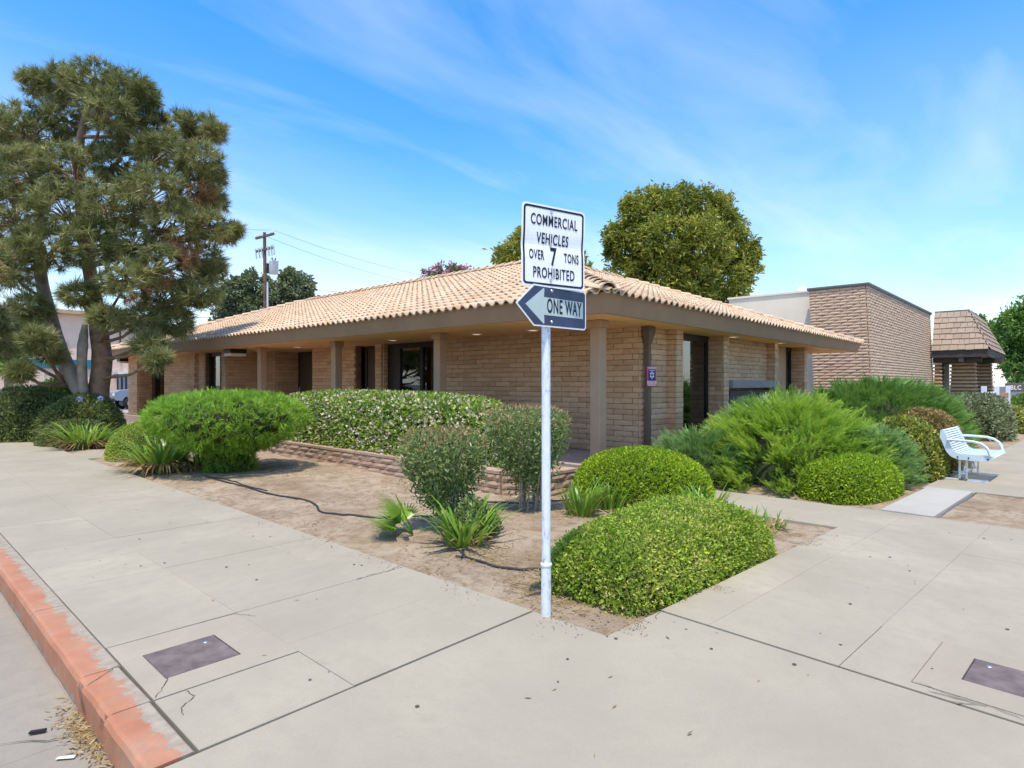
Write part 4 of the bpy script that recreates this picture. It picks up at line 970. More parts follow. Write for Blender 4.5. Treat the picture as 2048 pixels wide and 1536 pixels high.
def plume_juniper(name, loc, rz, shp, mat, m, plen, label, cat='juniper', per=26, size=.13, up=.12, side=.9, out=.35, core=.72, jit=.3, inset=.45, fan=.26):
    """foliage as layered plumes: each a sweep of small sprays along a curved shoot"""
    o = plant(name, loc, label, cat, rz); x, nr = shp.sample(m); rad = unit(np.concatenate([x[:, :2], np.zeros((m, 1))], 1))
    A = unit(nr*out+rad*side+np.array([0, 0, up])+rng.normal(size=(m, 3))*jit); L_ = plen*rng.uniform(.6, 1.3, m); x = x-A*(L_*(1-inset))[:, None]
    t = rng.random((m, per))**.75; S_ = unit(np.cross(A, np.array([0, 0, 1.])+rng.normal(size=(m, 3))*.25)); w = rng.uniform(-1, 1, (m, per))*fan*(1.05-.75*t)
    lift = (.10*t*t-.05*t)*L_[:, None]
    P_ = x[:, None]+A[:, None]*(t*L_[:, None])[..., None]+S_[:, None]*(w*L_[:, None])[..., None]+np.array([0, 0, 1.])*lift[..., None]+rng.normal(size=(m, per, 3))*.012
    D_ = unit(A[:, None]*1.0+S_[:, None]*(w*2.2)[..., None]+np.array([0, 0, .18])+rng.normal(size=(m, per, 3))*.18)
    P_ = P_.reshape(-1, 3); D_ = D_.reshape(-1, 3); k = P_[:, 2] > .0; sz = (size*rng.uniform(.7, 1.25, len(P_)))
    V, Fq, T_ = place_templates(SPR, P_[k], D_[k], sz[k], t.reshape(-1)[k]*.45-.12)
    mobj('foliage', npmesh('foliage', V, Fq, MT[mat], T_), o)
    c, f = shp.core(core); mobj('shaded_core', npmesh('shaded_core', c, f, MT['core_shade'], smooth=True), o); return o
def strap_clump(name, loc, n, ln, wd, label, mat='leaf_strap', dry=0, flower=0, spread=.9, cat='lily clump', group=None, erect=1.0):
    o = plant(name, loc, label, cat, rng.uniform(0, 6.28), group)
    def blades(n, ln, mat, nm, er, droop, z0=0, lo=.15, hi=spread):
        Vs = []; Fs = []; T_ = []; b = 0; K = 6
        for i in range(n):
            a = rng.uniform(0, 6.28); r0 = ln*.28*math.sqrt(rng.random()); l = ln*rng.uniform(.6, 1.15); d = np.array([math.cos(a+rng.normal()*.4), math.sin(a+rng.normal()*.4), 0]); base = np.array([math.cos(a)*r0, math.sin(a)*r0, z0]); sd_ = np.array([-d[1], d[0], 0]); lean = rng.uniform(lo, hi); t0 = rng.random(); dr = droop*rng.uniform(.4, 1.4); ww = wd*rng.uniform(.7, 1.2)
            for k in range(K+1):
                s = k/K; p = base+d*l*lean*(s*.75+.25*s*s)+np.array([0, 0, l*er*(s-dr*s*s*s)]); p[2] = max(p[2], .006); w_ = ww*(1-s**3)*.5+.0006
                Vs += [p+sd_*w_, p-sd_*w_]; T_ += [t0, t0]
            for k in range(K): Fs.append((b+2*k, b+2*k+1, b+2*k+3, b+2*k+2))
            b += 2*(K+1)
        mobj(nm, npmesh(nm, np.array(Vs), np.array(Fs), MT[mat], T_), o)
    blades(n, ln, mat, 'leaves', .85*erect, .38)
    if dry: blades(int(dry*2), ln*.70, 'leaf_straw', 'dry_leaves', .62, .80, .0, .6, 1.2)
    for i in range(flower):
        a = rng.uniform(0, 6.28); h = ln*1.25; x_, y_ = .2*ln*math.cos(a), .2*ln*math.sin(a); s = MB().tube([(x_, y_, 0), (x_*1.4, y_*1.4, h)], .006, 5).build('flower_stalk', MT['leaf_strap'], o)
        c = unit(rng.normal(size=(40, 3))); V, Fq = leaf_quads(np.array([x_*1.4, y_*1.4, h])+c*.02, c, .06, .02); mobj('flower', npmesh('flower', V, Fq, MT['petal_blue'], np.repeat(rng.random(40), 4)), o)
    return o
def gz(x, y): return float(soil_z(np.array([x]), np.array([y]))[0])
# --- clipped mounds near the corner
bush('clipped_hedge', (1.62, .46, -.05), R(-3), Shape(1.20, .53, .54, 6.0, .05, 3, 1, -.02, pz=2.5), 'leaf_box_dry', 44000, .026, .016, 'low clipped boxwood hedge at the pavement corner beside the sign post', 'hedge', depth=.08, core=.90, extra=(('shoots', 'leaf_lime', 1500, .030, .018, .0, .022), ('dry_leaves', 'leaf_litter', 900, .026, .014, .03, .004)))
bush('clipped_shrub', (4.08, 2.2, -.05), R(50), Shape(.76, .92, .71, 2.5, .03, 3, 2, -.02), 'leaf_lime', 32000, .029, .018, 'tall rounded clipped dome shrub behind the corner hedge', 'shrub', depth=.045, core=.94)
bush('clipped_shrub', (6.40, .22, -.05), R(-12), Shape(.86, .50, .57, 2.9, .05, 3, 3, -.02), 'leaf_lime', 21000, .030, .018, 'low lime green clipped shrub beside the path edge at right', 'shrub', depth=.045, core=.93)
bush('clipped_shrub', (1.0, 12.2, -.05), 0, Shape(.75, .75, .78, 2.3, .03, 3, 4, -.02), 'leaf_box_dry', 20000, .03, .018, 'mossy green clipped dome half shaded behind the dry lily clump', 'shrub', depth=.05, core=.94)
# --- junipers on the right
plume_juniper('juniper', (7.45, 1.35, -.05), R(25), Shape(1.72, 1.25, 1.12, 2.0, .16, 2.2, 5, -.02), 'leaf_gold', 760, .58, 'large feathery golden green juniper beside the right window', size=.15)
plume_juniper('juniper', (8.45, 1.95, -.05), R(10), Shape(1.55, 1.05, 1.22, 2.0, .12, 2.2, 6, -.02), 'leaf_blue', 520, .55, 'blue green juniper rising behind the golden juniper', up=.25, size=.15)
plume_juniper('juniper', (5.98, 2.35, -.05), R(0), Shape(.62, .72, .74, 2.1, .10, 2.5, 7, -.02), 'leaf_blue', 330, .34, 'low blue green juniper left of the golden juniper by the path', size=.10, up=.35)
plume_juniper('juniper', (7.75, .26, -.05), R(-10), Shape(.85, .50, .80, 2.2, .08, 2.5, 8, -.02), 'leaf_blue', 430, .32, 'dense grey green juniper right of the golden juniper', size=.10, up=.2)
plume_juniper('juniper', (12.9, 1.25, -.05), R(-3), Shape(3.5, 1.4, 1.42, 2.2, .10, 1.5, 9, -.02), 'leaf_darkjun', 1150, .58, 'broad dark green juniper spreading in front of the tall block building', up=.1, size=.16)
# --- variegated shrubs by the bench
bush('variegated_shrub', (8.92, .0, -.05), 0, Shape(.66, .58, 1.02, 2.4, .06, 3, 10, -.02), 'leaf_euonymus', 12000, .045, .026, 'yellow variegated rounded shrub just left of the bench', 'shrub', depth=.06, core=.9)
bush('variegated_shrub', (10.5, -.02, -.05), 0, Shape(.95, .66, 1.08, 2.4, .06, 3, 11, -.02), 'leaf_rust', 13000, .045, .026, 'rust tinged variegated shrub behind the bench', 'shrub', depth=.06, core=.9)
bush('silver_shrub', (18.4, -.05, -.05), 0, Shape(1.3, .85, 1.28, 2.4, .08, 3, 12, -.02), 'leaf_silver', 9000, .07, .04, 'silvery grey shrub further along the right pavement', 'shrub', depth=.08, core=.9)
bush('silver_shrub', (21.5, -.55, -.05), 0, Shape(.8, .6, .85, 2.4, .08, 3, 13, -.02), 'leaf_euonymus', 4500, .07, .04, 'small yellowish shrub at the far end of the planting along the right pavement', 'shrub', depth=.08, core=.9)
bush('green_shrub', (17.0, 3.4, -.05), 0, Shape(.9, .7, 1.2, 2.3, .10, 3, 14, -.02), 'leaf_hedge', 5000, .08, .05, 'bright green leafy shrub against the end of the office wall', 'shrub', depth=.08)
# --- flowering hedge in the planter
hd = bush('flowering_hedge', (3.88, 8.0, .14), 0, Shape(.74, 3.6, 1.2, 5.0, .05, 2.2, 15, -.02), 'leaf_hedge', 26000, .075, .042, 'long bright green hedge with cream blossom in front of the left facade', 'hedge', depth=.10, core=.88,
     extra=(('blossom', 'petal_white', 13000, .055, .046, .06, .022),))
bush('vine', (3.30, 6.55, 1.02), 0, Shape(.12, .30, .16, 2, .2, 4, 16, -.8), 'leaf_tree', 60, .13, .10, 'small broad leaved vine scrambling over the flowering hedge', 'vine', core=0, depth=.05)
# --- flat topped juniper, cut like a mushroom
mj = Shape(1.22, 1.16, .48, 2.8, .05, 2.6, 17, -.75, zc=.86, flare=([.1, .35, .62, .9, 1.5], [.33, .55, .80, 1.0, 1.0]))
mo = plume_juniper('flat_topped_juniper', (1.30, 8.80, -.03), 0, mj, 'leaf_juniper', 3600, .11, 'bright green juniper clipped flat topped on a narrow foot in the bare soil', out=.3, up=.15, side=.25, core=.80, jit=.8, per=9, size=.085, inset=.45, fan=.3)
ft = Shape(.42, .42, .75, 2.3, .12, 3, 18, -.05); x, nr = ft.sample(2200); A = unit(nr*.6+np.array([0, 0, .35])+rng.normal(size=(2200, 3))*.35)
V, Fq, T_ = place_templates(SPR, x-A*.05, A, .11*rng.uniform(.6, 1.35, 2200)); mobj('lower_foliage', npmesh('lower_foliage', V, Fq, MT['leaf_juniper'], T_), mo)
c, f = ft.core(.84); mobj('lower_shaded_core', npmesh('lower_shaded_core', c, f, MT['core_shade'], smooth=True), mo)  # dark core again, for the shaded inside of the foot
# --- nandinas: bare canes carrying a tuft of leaves
def nandina(loc, w, h, label, seed, zfoot=.42):
    o = plant('nandina', loc, label, 'shrub', 0); r = np.random.default_rng(seed)
    for i in range(15):
        a = r.uniform(0, 6.28); r0 = w*.16*math.sqrt(r.random()); r1 = w*.38*math.sqrt(r.random()); hh = h*r.uniform(.6, .92)
        MB().tube([(r0*math.cos(a), r0*math.sin(a), -.05), ((r0*.6+r1*.4)*math.cos(a+.2), (r0*.6+r1*.4)*math.sin(a+.2), hh*.5), (r1*math.cos(a+.3), r1*math.sin(a+.3), hh)], [.011, .009, .005], 5).build('cane', MT['bark_grey'], o)
    n = 7500; sh = Shape(w*.5, w*.5, h*.34, 3.0, .14, 4/w, seed, -.95, zc=h*.65, flare=([h*.3, h*.6, h*.95], [.5, .8, 1.08])); x, nr = sh.sample(n); x = x*1-nr*(r.random((n, 1))**1.3)*w*.22
    x[:, 2] -= r.random(n)**3*h*.22
    A = unit(nr*.4+np.array([0, 0, .25])+r.normal(size=(n, 3))*.7); s = r.uniform(.7, 1.3, n); V, Fq = leaf_quads(x, A, .058*s, .020*s)
    mobj('foliage', npmesh('foliage', V, Fq, MT['leaf_nandina'], np.repeat(r.random(n), 4)), o)
    n = 1500; x, nr = sh.sample(n); k = x[:, 2] > h*.80; x = x[k]; nr = nr[k]; n = len(x); A = unit(nr*.3+np.array([0, 0, .6])+r.normal(size=(n, 3))*.6); V, Fq = leaf_quads(x, A, .06, .013); ng = mobj('new_growth', npmesh('new_growth', V, Fq, MT['leaf_bronze'], np.repeat(r.random(n), 4)), o); ng['kind'] = 'stuff'
    return o
nandina((1.10, 2.80, gz(1.1, 2.8)), .86, 1.06, 'clipped nandina on thin canes behind the small fan palm', 31)
nandina((2.45, 2.80, gz(2.45, 2.8)), .98, 1.28, 'taller nandina on bare canes directly behind the sign post', 32)
lowb = bush('low_shrub', (1.15, 2.42, gz(1.1, 2.4)), 0, Shape(.30, .26, .34, 2, .2, 5, 19, -.02), 'leaf_nandina', 1800, .05, .022, 'low leafy shrub at the foot of the front nandina', 'shrub', depth=.12, core=0)
# --- fan palm seedling
pm = plant('fan_palm', (.72, 2.84, gz(.72, 2.84)), 'young fan palm with grey green fans left of the front nandina', 'palm')
pv = np.array(RT)*-1
for i, (ang, el, L_) in enumerate(((0, 50, .54), (25, 22, .50), (-25, 26, .50), (50, 62, .45), (-50, 34, .42), (12, 20, .44))):
    a = math.atan2(pv[1], pv[0])+R(ang); d = np.array([math.cos(a)*math.cos(R(el)), math.sin(a)*math.cos(R(el)), math.sin(R(el))]); st_ = d*L_*.42; s_ = MB().tube([(0, 0, .02), tuple(st_*.6+np.array([0, 0, .03])), tuple(st_+np.array([0, 0, .04]))], [.007, .006, .005], 5).build('stalk', MT['leaf_strap'], pm)
    sd_ = unit(np.cross(d, [0, 0, 1.])); u2 = np.cross(sd_, d); Vs = []; Fs = []; b = 0; base = st_+np.array([0, 0, .04])
    tilt = rng.uniform(-.5, .9)
    for k in range(18):
        th = R(-75+150*k/17); dd = d*math.cos(th)+(sd_*math.cos(tilt)+u2*math.sin(tilt))*math.sin(th); pp = unit(np.cross(dd, u2)); L2 = L_*.72*(1-.25*abs(th))
        for s in (0, .5, 1): p = base+dd*L2*s+np.array([0, 0, -.05*s*s*L_]); w_ = (.004, .013, .0006)[int(s*2)]; Vs += [p+pp*w_, p-pp*w_]
        Fs += [(b, b+1, b+3, b+2), (b+2, b+3, b+5, b+4)]; b += 6
    mobj('fan', npmesh('fan', np.array(Vs), np.array(Fs), MT['leaf_strap'], np.full(len(Vs), rng.random())), pm)
# --- strap leaved clumps
def sc(x, y, *a, **k): return strap_clump('lily_clump', (x, y, gz(x, y)), *a, **k)
sc(.86, 2.22, 70, .60, .032, 'broad strap leaved lily clump at the foot of the front nandina', dry=8, spread=1.0)
sc(2.60, 2.12, 95, .60, .024, 'upright strap leaved clump just right of the sign post', dry=6, spread=.6, erect=1.05)
sc(3.15, 2.10, 95, .58, .024, 'upright strap leaved clump against the left of the tall dome shrub', dry=6, spread=.6, erect=1.05)
sc(3.50, 1.02, 85, .62, .026, 'upright strap leaved clump right of the tall dome shrub', dry=10, spread=.6, erect=1.05)
sc(3.42, .42, 36, .40, .020, 'small lily clump with straw coloured base near the path', dry=40, spread=.6)
sc(3.66, .28, 16, .32, .018, 'tiny sprig of strap leaves at the very edge of the path', dry=6, spread=.7)
sc(.50, 9.75, 170, .98, .042, 'big lily clump with many dry leaves left of the flat topped juniper', dry=150, spread=.9)
sc(.95, 9.4, 40, .55, .034, 'lily clump tucked under the left side of the flat topped juniper', dry=60, spread=.8)
sc(.42, 11.0, 16, .4, .03, 'mostly dry lily clump beside the narrow entry path', dry=90, spread=1.0)
sc(.55, 15.2, 170, .95, .036, 'large green lily clump near the pine with dry brown skirt', dry=120, spread=1.1, flower=2)
sc(1.35, 15.0, 70, .62, .034, 'second green lily clump in front of the pine trunk', dry=50, spread=1.0)
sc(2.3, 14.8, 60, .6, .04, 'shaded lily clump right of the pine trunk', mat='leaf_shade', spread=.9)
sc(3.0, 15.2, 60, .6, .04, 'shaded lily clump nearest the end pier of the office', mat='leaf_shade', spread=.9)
# --- dark shrubs under the pine
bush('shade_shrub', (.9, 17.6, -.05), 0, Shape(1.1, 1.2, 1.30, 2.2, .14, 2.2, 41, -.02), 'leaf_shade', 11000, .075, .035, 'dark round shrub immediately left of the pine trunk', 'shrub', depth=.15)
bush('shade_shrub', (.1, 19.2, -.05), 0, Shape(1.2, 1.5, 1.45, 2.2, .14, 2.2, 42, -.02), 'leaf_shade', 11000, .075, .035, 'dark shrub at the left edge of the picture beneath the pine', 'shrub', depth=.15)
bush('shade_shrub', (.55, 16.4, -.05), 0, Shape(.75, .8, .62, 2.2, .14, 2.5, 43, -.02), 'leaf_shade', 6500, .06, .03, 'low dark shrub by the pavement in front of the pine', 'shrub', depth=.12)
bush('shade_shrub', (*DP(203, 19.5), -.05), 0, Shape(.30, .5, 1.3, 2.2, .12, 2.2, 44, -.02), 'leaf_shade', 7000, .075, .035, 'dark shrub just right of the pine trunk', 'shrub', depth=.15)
bush('shade_shrub', (*DP(130, 21.5), -.05), 0, Shape(1.4, .9, 1.7, 2.2, .12, 2.2, 45, -.02), 'leaf_tree', 9000, .09, .05, 'taller green shrub behind the pine trunk', 'shrub', depth=.15)

# ------------------------------------------------------------------ the pine
def needle_tuft(seed, n=34, droop=.0):
    r = np.random.default_rng(seed); vs = []; fs = []
    for i in range(n):
        a = r.uniform(0, 6.28); el = r.uniform(.15, 1.15); d = np.array([math.cos(a)*math.cos(el), math.sin(el), math.sin(a)*math.cos(el)]); l = r.uniform(.75, 1.1); b = np.array([0, r.uniform(-.25, .25), 0]); p = unit(np.cross(d, r.normal(size=3)))*.036
        k = len(vs); vs += [b-p, b+p, b+d*l+np.array([0, 0, 0])]; fs.append((k, k+1, k+2))
    return np.array(vs), np.array(fs)
TUFT = [needle_tuft(i) for i in range(6)]
pb = DP(182, 17.0)
pine = empty('pine_tree', (pb[0], pb[1], -.05), 0, 'large twin stemmed pine leaning over the left end of the office roof', 'tree')
def rel(px, py, d): x, y = DP(px, d); return np.array([x-pb[0], y-pb[1], DZ(py, d)+.05])
def limb(name, pts, rad, mat='bark', seg=10, parent=None, rough=.06):
    P_ = [np.array(p, float) for p in pts]; Q_ = []; Rr = []
    for i in range(len(P_)-1):
        for k in range(4): t = k/4; Q_.append(P_[i]*(1-t)+P_[i+1]*t); Rr.append((rad[i]*(1-t)+rad[i+1]*t)*random.uniform(1-rough, 1+rough))
    Q_.append(P_[-1]); Rr.append(rad[-1]); Q_ = np.array(Q_)
    for _ in range(2): Q_[1:-1] = (Q_[:-2]+2*Q_[1:-1]+Q_[2:])/4
    return MB().tube(Q_, Rr, seg).build(name, MT[mat], parent)
limb('trunk', [rel(184, 905, 17), rel(188, 845, 17), rel(196, 790, 17), rel(206, 720, 17), rel(196, 650, 17), rel(182, 560, 17), rel(165, 440, 17), rel(155, 320, 17), rel(165, 250, 17), rel(184, 190, 17), rel(192, 150, 17)], [.38, .29, .26, .25, .22, .18, .15, .12, .09, .06, .03], 'bark', 14, pine)
limb('limb', [rel(190, 820, 16.9), rel(158, 775, 16.8), rel(128, 725, 16.8), rel(104, 655, 16.8), rel(84, 570, 16.7), rel(72, 480, 16.7), rel(85, 400, 16.8), rel(60, 330, 16.8)], [.24, .22, .20, .185, .16, .12, .08, .03], 'bark_grey', 12, pine)
limb('stub', [rel(168, 790, 16.6), rel(163, 735, 16.5), rel(165, 690, 16.5), rel(170, 650, 16.6)], [.12, .12, .13, .07], 'bark_grey', 10, pine)
blobs = [(190,165,17,52),(120,170,17.2,38),(70,165,17,24),(250,185,17,48),(290,195,16.8,24),(215,225,16.6,48),(130,235,17.4,40),(60,265,17.5,60),(10,290,17,60),(285,265,17.3,52),(345,265,17,48),(400,255,17,30),(430,265,17,16),(330,310,16.5,48),(400,320,16.8,38),(425,350,17,22),(150,345,16.2,60),(60,350,16,66),(240,330,17.5,52),(310,385,16,55),(390,390,16.8,44),(428,400,17,24),(225,410,15.8,55),(130,420,16,60),(20,430,16,66),(350,450,16.4,52),(415,450,16.8,34),(450,470,17,14),(470,462,17,8),(270,490,15.8,55),(180,490,16,52),(90,500,15.8,50),(10,530,16,58),(330,530,16,52),(400,520,16.6,40),(425,545,17,24),(255,565,15.8,44),(160,590,16,30),(60,620,15.6,32),(340,600,16.2,48),(400,590,16.6,34),(290,640,15.8,36),(215,635,15.8,24),(350,650,16.2,32),(300,690,15.6,26),(315,720,15.5,17),(75,680,15.6,26),(10,680,15.8,34),(100,710,15.7,22),(-70,380,17,90),(-90,520,17,90),(-60,250,17.5,70),(-60,640,16.5,60),(40,745,15.7,16)]
PV = []; PA = []; tw = MB(); dead = []
for (px, py, d, r) in blobs:
    d = d+rng.uniform(-.5, .5); c = rel(px, py, d); rm = r*d/F*1.05; n = int(62+128*rm*rm)
    dd = unit(rng.normal(size=(n, 3))); rad = rm*(.5+.5*rng.random(n)**.6)[:, None]; p = c+dd*rad*np.array([1.05, 1.05, .8])
    A = unit(dd*.8+np.array([0, 0, .45])+rng.normal(size=(n, 3))*.45); PV.append(p); PA.append(A)
    # limb from the nearest stem point and twigs
    tz = max(1.5, c[2]-rng.uniform(.3, 1.2)); stem = rel(np.interp(-tz, [-10, -8, -6, -4, -2], [184, 160, 165, 185, 200]), 765-(tz-1.6)/17*F, 17) if px > 110 else rel(np.interp(-tz, [-8, -5, -3, -2], [70, 80, 105, 130]), 765-(tz-1.6)/16.8*F, 16.8)
    mid = stem*.45+c*.55+np.array([0, 0, -.15]); tw.tube([stem, mid, c], [.055, .04, .02], 6)
    for k in rng.choice(n, max(3, n//6), False): tw.tube([c*.6+mid*.4, (c+p[k])/2-np.array([0, 0, .05]), p[k]], [.02, .014, .007], 4)
tw.build('branches', MT['bark'], pine)
PV = np.concatenate(PV); PA = np.concatenate(PA); n = len(PV); kd = np.zeros(n, bool)
for (px, py, d, r) in ((352, 485, 16.2, 20), (372, 505, 16.0, 18), (395, 395, 16.5, 15), (385, 425, 16.5, 8), (275, 605, 15.4, 16), (345, 560, 15.8, 12)):
    c = rel(px, py, d); kd |= np.linalg.norm(PV-c, axis=1) < r*d/F*1.9
for nm, m_, sel in (('needles', 'leaf_pine', ~kd), ('dead_needles', 'leaf_pinedead', kd)):
    if sel.any(): V, Fq, T_ = place_templates(TUFT, PV[sel], PA[sel], .275*rng.uniform(.7, 1.25, sel.sum())); mobj(nm, npmesh(nm, V, Fq, MT[m_], T_), pine)

# ------------------------------------------------------------------ broad-leaved trees
def tree(name, loc, h0, blobs, mat, n, ll, lw, label, trunk_r=.2, clump=.22, cat='tree', bark='bark', lean=0, extra=None, fill=.42):
    o = empty(name, (*loc, -.1), 0, label, cat); B_ = np.array(blobs, float)
    top = np.array([0, 0, h0]); t = MB().tube([(0, 0, -.2), (.05, .02, h0*.5), (0, 0, h0)], [trunk_r*1.25, trunk_r, trunk_r*.8], 10)
    for b in B_: t.tube([(0, 0, h0*.85), tuple((top+b[:3])/2-np.array([0, 0, b[3]*.2])), tuple(b[:3])], [trunk_r*.6, trunk_r*.35, trunk_r*.1], 6)
    t.build('trunk', MT[bark], o)
    w = B_[:, 3]**2; cnt = (n*w/w.sum()).astype(int); Vs = []; Fs = []; Ts = []; bb = 0
    for b, k in zip(B_, cnt):
        m = max(8, int(k/48)); cd_ = unit(rng.normal(size=(m, 3))); cc = b[:3]+cd_*b[3]*(fill+(1-fill)*rng.random((m, 1))**.5)*np.array([1, 1, .92]); i = rng.integers(0, m, k)
        p = cc[i]+rng.normal(size=(k, 3))*clump*b[3]*.42; nr = unit(cd_[i]+rng.normal(size=(k, 3))*.6); A = unit(nr*.6+rng.normal(size=(k, 3))*.6+np.array([0, 0, -.1])); s = rng.uniform(.6, 1.35, k)
        V, Fq = leaf_quads(p, A, ll*s, lw*s); Vs.append(V); Fs.append(Fq+bb); bb += len(V); Ts.append(np.repeat(np.clip(rng.random(m)[i]*.6+rng.random(k)*.4, 0, 1), 4))
    mobj('crown', npmesh('crown', np.concatenate(Vs), np.concatenate(Fs), MT[mat], np.concatenate(Ts)), o)
    if extra:
        nm, m2, n2, l2, w2 = extra; i = rng.integers(0, len(B_), n2); dd = unit(rng.normal(size=(n2, 3))); p = B_[i, :3]+dd*B_[i, 3:4]*rng.uniform(.85, 1.12, (n2, 1)); V, Fq = leaf_quads(p, unit(rng.normal(size=(n2, 3))), l2, w2); mobj(nm, npmesh(nm, V, Fq, MT[m2], np.repeat(rng.random(n2), 4)), o)
    return o
def tblobs(base, lst):
    """crown lobes given by their column, row, distance and radius in photo pixels, as metres about the trunk"""
    r_ = []
    for px, py, d, r in lst: x, y = DP(px, d); r_.append((x-base[0], y-base[1], DZ(py, d)+.1, r*d/F))
    return r_
b1 = DP(1400, 31)
tree('mango_tree', b1, 4.5, tblobs(b1, [(1290,430,31,52),(1350,415,30.5,45),(1410,425,31,50),(1440,455,31.5,48),(1265,490,31,50),(1330,480,29.5,55),(1400,490,29.5,58),(1465,500,31,45),(1240,475,31,32),(1255,550,31,45),(1320,560,30,55),(1390,565,29.5,55),(1455,560,30.5,48),(1490,540,31,28),(1350,620,30.5,45),(1430,615,30.5,40),(1370,392,31,24),(1270,402,31,22),(1228,470,31,18),(1500,510,31,20),(1310,388,31,14),(1430,412,31,16),(1480,470,31,16),(1218,500,31,12),(1455,425,31,14)]), 'leaf_mango', 60000, .24, .09, 'tall full yellow green tree behind the right roof slope', .3, .30)
b2 = DP(1085, 29)
tree('mango_tree', b2, 4, tblobs(b2, [(1030,510,29,38),(1075,485,29,42),(1120,500,29,42),(1010,530,29,24),(1150,525,29,28),(1090,540,29,45)]), 'leaf_mango', 16000, .24, .09, 'smaller yellow green tree showing behind the street sign', .25, .30)
b3 = DP(530, 62)
tree('oak_tree', b3, 6, tblobs(b3, [(470,590,62,32),(510,575,62,30),(590,575,62,34),(560,600,62,34),(615,600,62,24),(445,600,62,16),(520,620,62,32),(600,625,62,28),(460,625,62,26),(575,558,62,18),(490,562,62,14)]), 'leaf_oak', 17000, .42, .24, 'grey green oak far behind the utility pole', .45, .30)
b4 = DP(898, 25)
tree('oleander', b4, 3, tblobs(b4, [(865,555,25,22),(895,548,25,24),(930,550,25,20),(850,570,25,14),(910,570,25,30),(945,560,25,12)]), 'leaf_oak', 5000, .16, .05, 'pink flowering oleander peeping over the left roof ridge', .1, .3, 'shrub', extra=('blossom', 'petal_pink', 900, .10, .08))
b5 = DP(2070, 42)
tree('street_tree', b5, 3, tblobs(b5, [(2040,660,42,42),(2070,640,42,50),(2020,700,42,30),(2060,720,42,46),(2030,745,41,24),(2085,690,42,50),(2000,690,43,14)]), 'leaf_tree', 15000, .26, .15, 'dense green tree at the right edge of the picture', .3, .3)
b6 = DP(1965, 60)
tree('street_tree', b6, 3, tblobs(b6, [(1955,642,60,10),(1972,655,60,12),(1960,672,60,18),(1990,668,60,14)]), 'leaf_tree', 2600, .4, .2, 'distant thin green tree top above the shingled canopy', .2, .35)
b7 = DP(15, 34)
tree('street_tree', b7, 3, tblobs(b7, [(20,660,34,36),(60,650,34,30),(-20,700,34,50),(15,720,33,28),(40,690,34,24)]), 'leaf_tree', 9000, .22, .12, 'green tree in front of the pink apartments at far left', .2, .3)
b8 = DP(350, 75)
tree('cypress_tree', b8, 1, tblobs(b8, [(426,640,75,5),(426,650,75,6),(370,662,75,14),(400,668,75,12),(345,668,75,10)]), 'leaf_oak', 2500, .4, .2, 'low distant greenery behind the far left roof end', .2, .3)

# ------------------------------------------------------------------ the tall block building next door
HB = 5.22; bb_ = empty('block_building', (22.5, 3.40, 0), 0, 'tall pale slump block building with flat roof and leaning front wall right of the office', 'building')
LEAN = .22
def leaned(mb):
    mb.v = [(x, y+LEAN*max(z, 0)/HB, z) for x, y, z in mb.v]; return mb
wb = MB(); wb.box(0, 13.4, 0, .3, -.2, HB); wb.box(0, .3, .3, 2.0, -.2, HB); wb.box(13.1, 13.4, .3, 2.0, -.2, HB); wb.box(.3, 13.1, 1.7, 2.0, -.2, HB)
wbo = leaned(wb).build('wall', MT['mortar_dark'], bb_)
PB = Pieces([block_mesh(MT['block_pale'], Lx=.396, H=.098, dep=.055, rough=.006, slump=.010, seed=50+i) for i in range(5)], 'block')
n0 = 0
lay(PB, (0, 2.0), (0, -1), 2.0, 0, HB, .44, .1125); n0 = len(PB.L)
lay(PB, (-.05, 0), (1, 0), 13.4, 0, HB, .44, .1125, off=1)
SH = Matrix.Identity(4); SH[1][2] = LEAN/HB
PB.L = [(SH @ M, v) for M, v in PB.L]; PB.done(wbo, bb_, 300, 'far_blocks')
cp = MB(); cp.box(-.12, 13.5, -.12, .35, HB, HB+.06); cp.box(-.12, .35, .35, 2.06, HB, HB+.06); cp.box(-.09, 13.5, -.09, .3, HB-.05, HB); cp.box(-.09, .3, .3, 2.05, HB-.05, HB)
for i, v in enumerate(cp.v): cp.v[i] = (v[0], v[1]+LEAN, v[2])
cp.build('coping', MT['roof_metal'], bb_)
# shingled entry canopy
cn = empty('shingled_canopy', (35.15, 3.4, 0), 0, 'brown shingled mansard canopy on brick piers at the far end of the block building', 'canopy')
z0, z1 = 3.20, 5.25; ye, yt, xt, XE = -2.35, -1.45, .95, 9.0
cm = MB(); a_, b_, c_, d_ = (0, 0, z0), (0, ye, z0), (xt, yt, z1), (xt, 0, z1)
cm.add([a_, b_, c_, d_], [(0, 1, 2, 3)]); cm.add([b_, (XE, ye, z0), (XE-xt, yt, z1), c_], [(0, 1, 2, 3)]); cm.add([c_, (XE-xt, yt, z1), (XE-xt, 0, z1), d_], [(0, 1, 2, 3)])
cmo = cm.build('roof', MT['dark_brown'], cn)
def shingle_mesh(seed):
    r = random.Random(seed); w = 1.0; l = 1.0; j = [r.uniform(-.04, .04) for _ in range(4)]
    vs = [(0, j[0], .06), (w, j[1], .06), (w, l, .015), (0, l, .015), (0, j[0], 0), (w, j[1], 0)]
    return npmesh('shingle', vs, [(0, 1, 2, 3), (4, 5, 1, 0), (4, 0, 3, 3), (5, 2, 1, 1)][:2], MT['shingle'], np.zeros(6))
SG = Pieces([shingle_mesh(i) for i in range(4)], 'shingle')
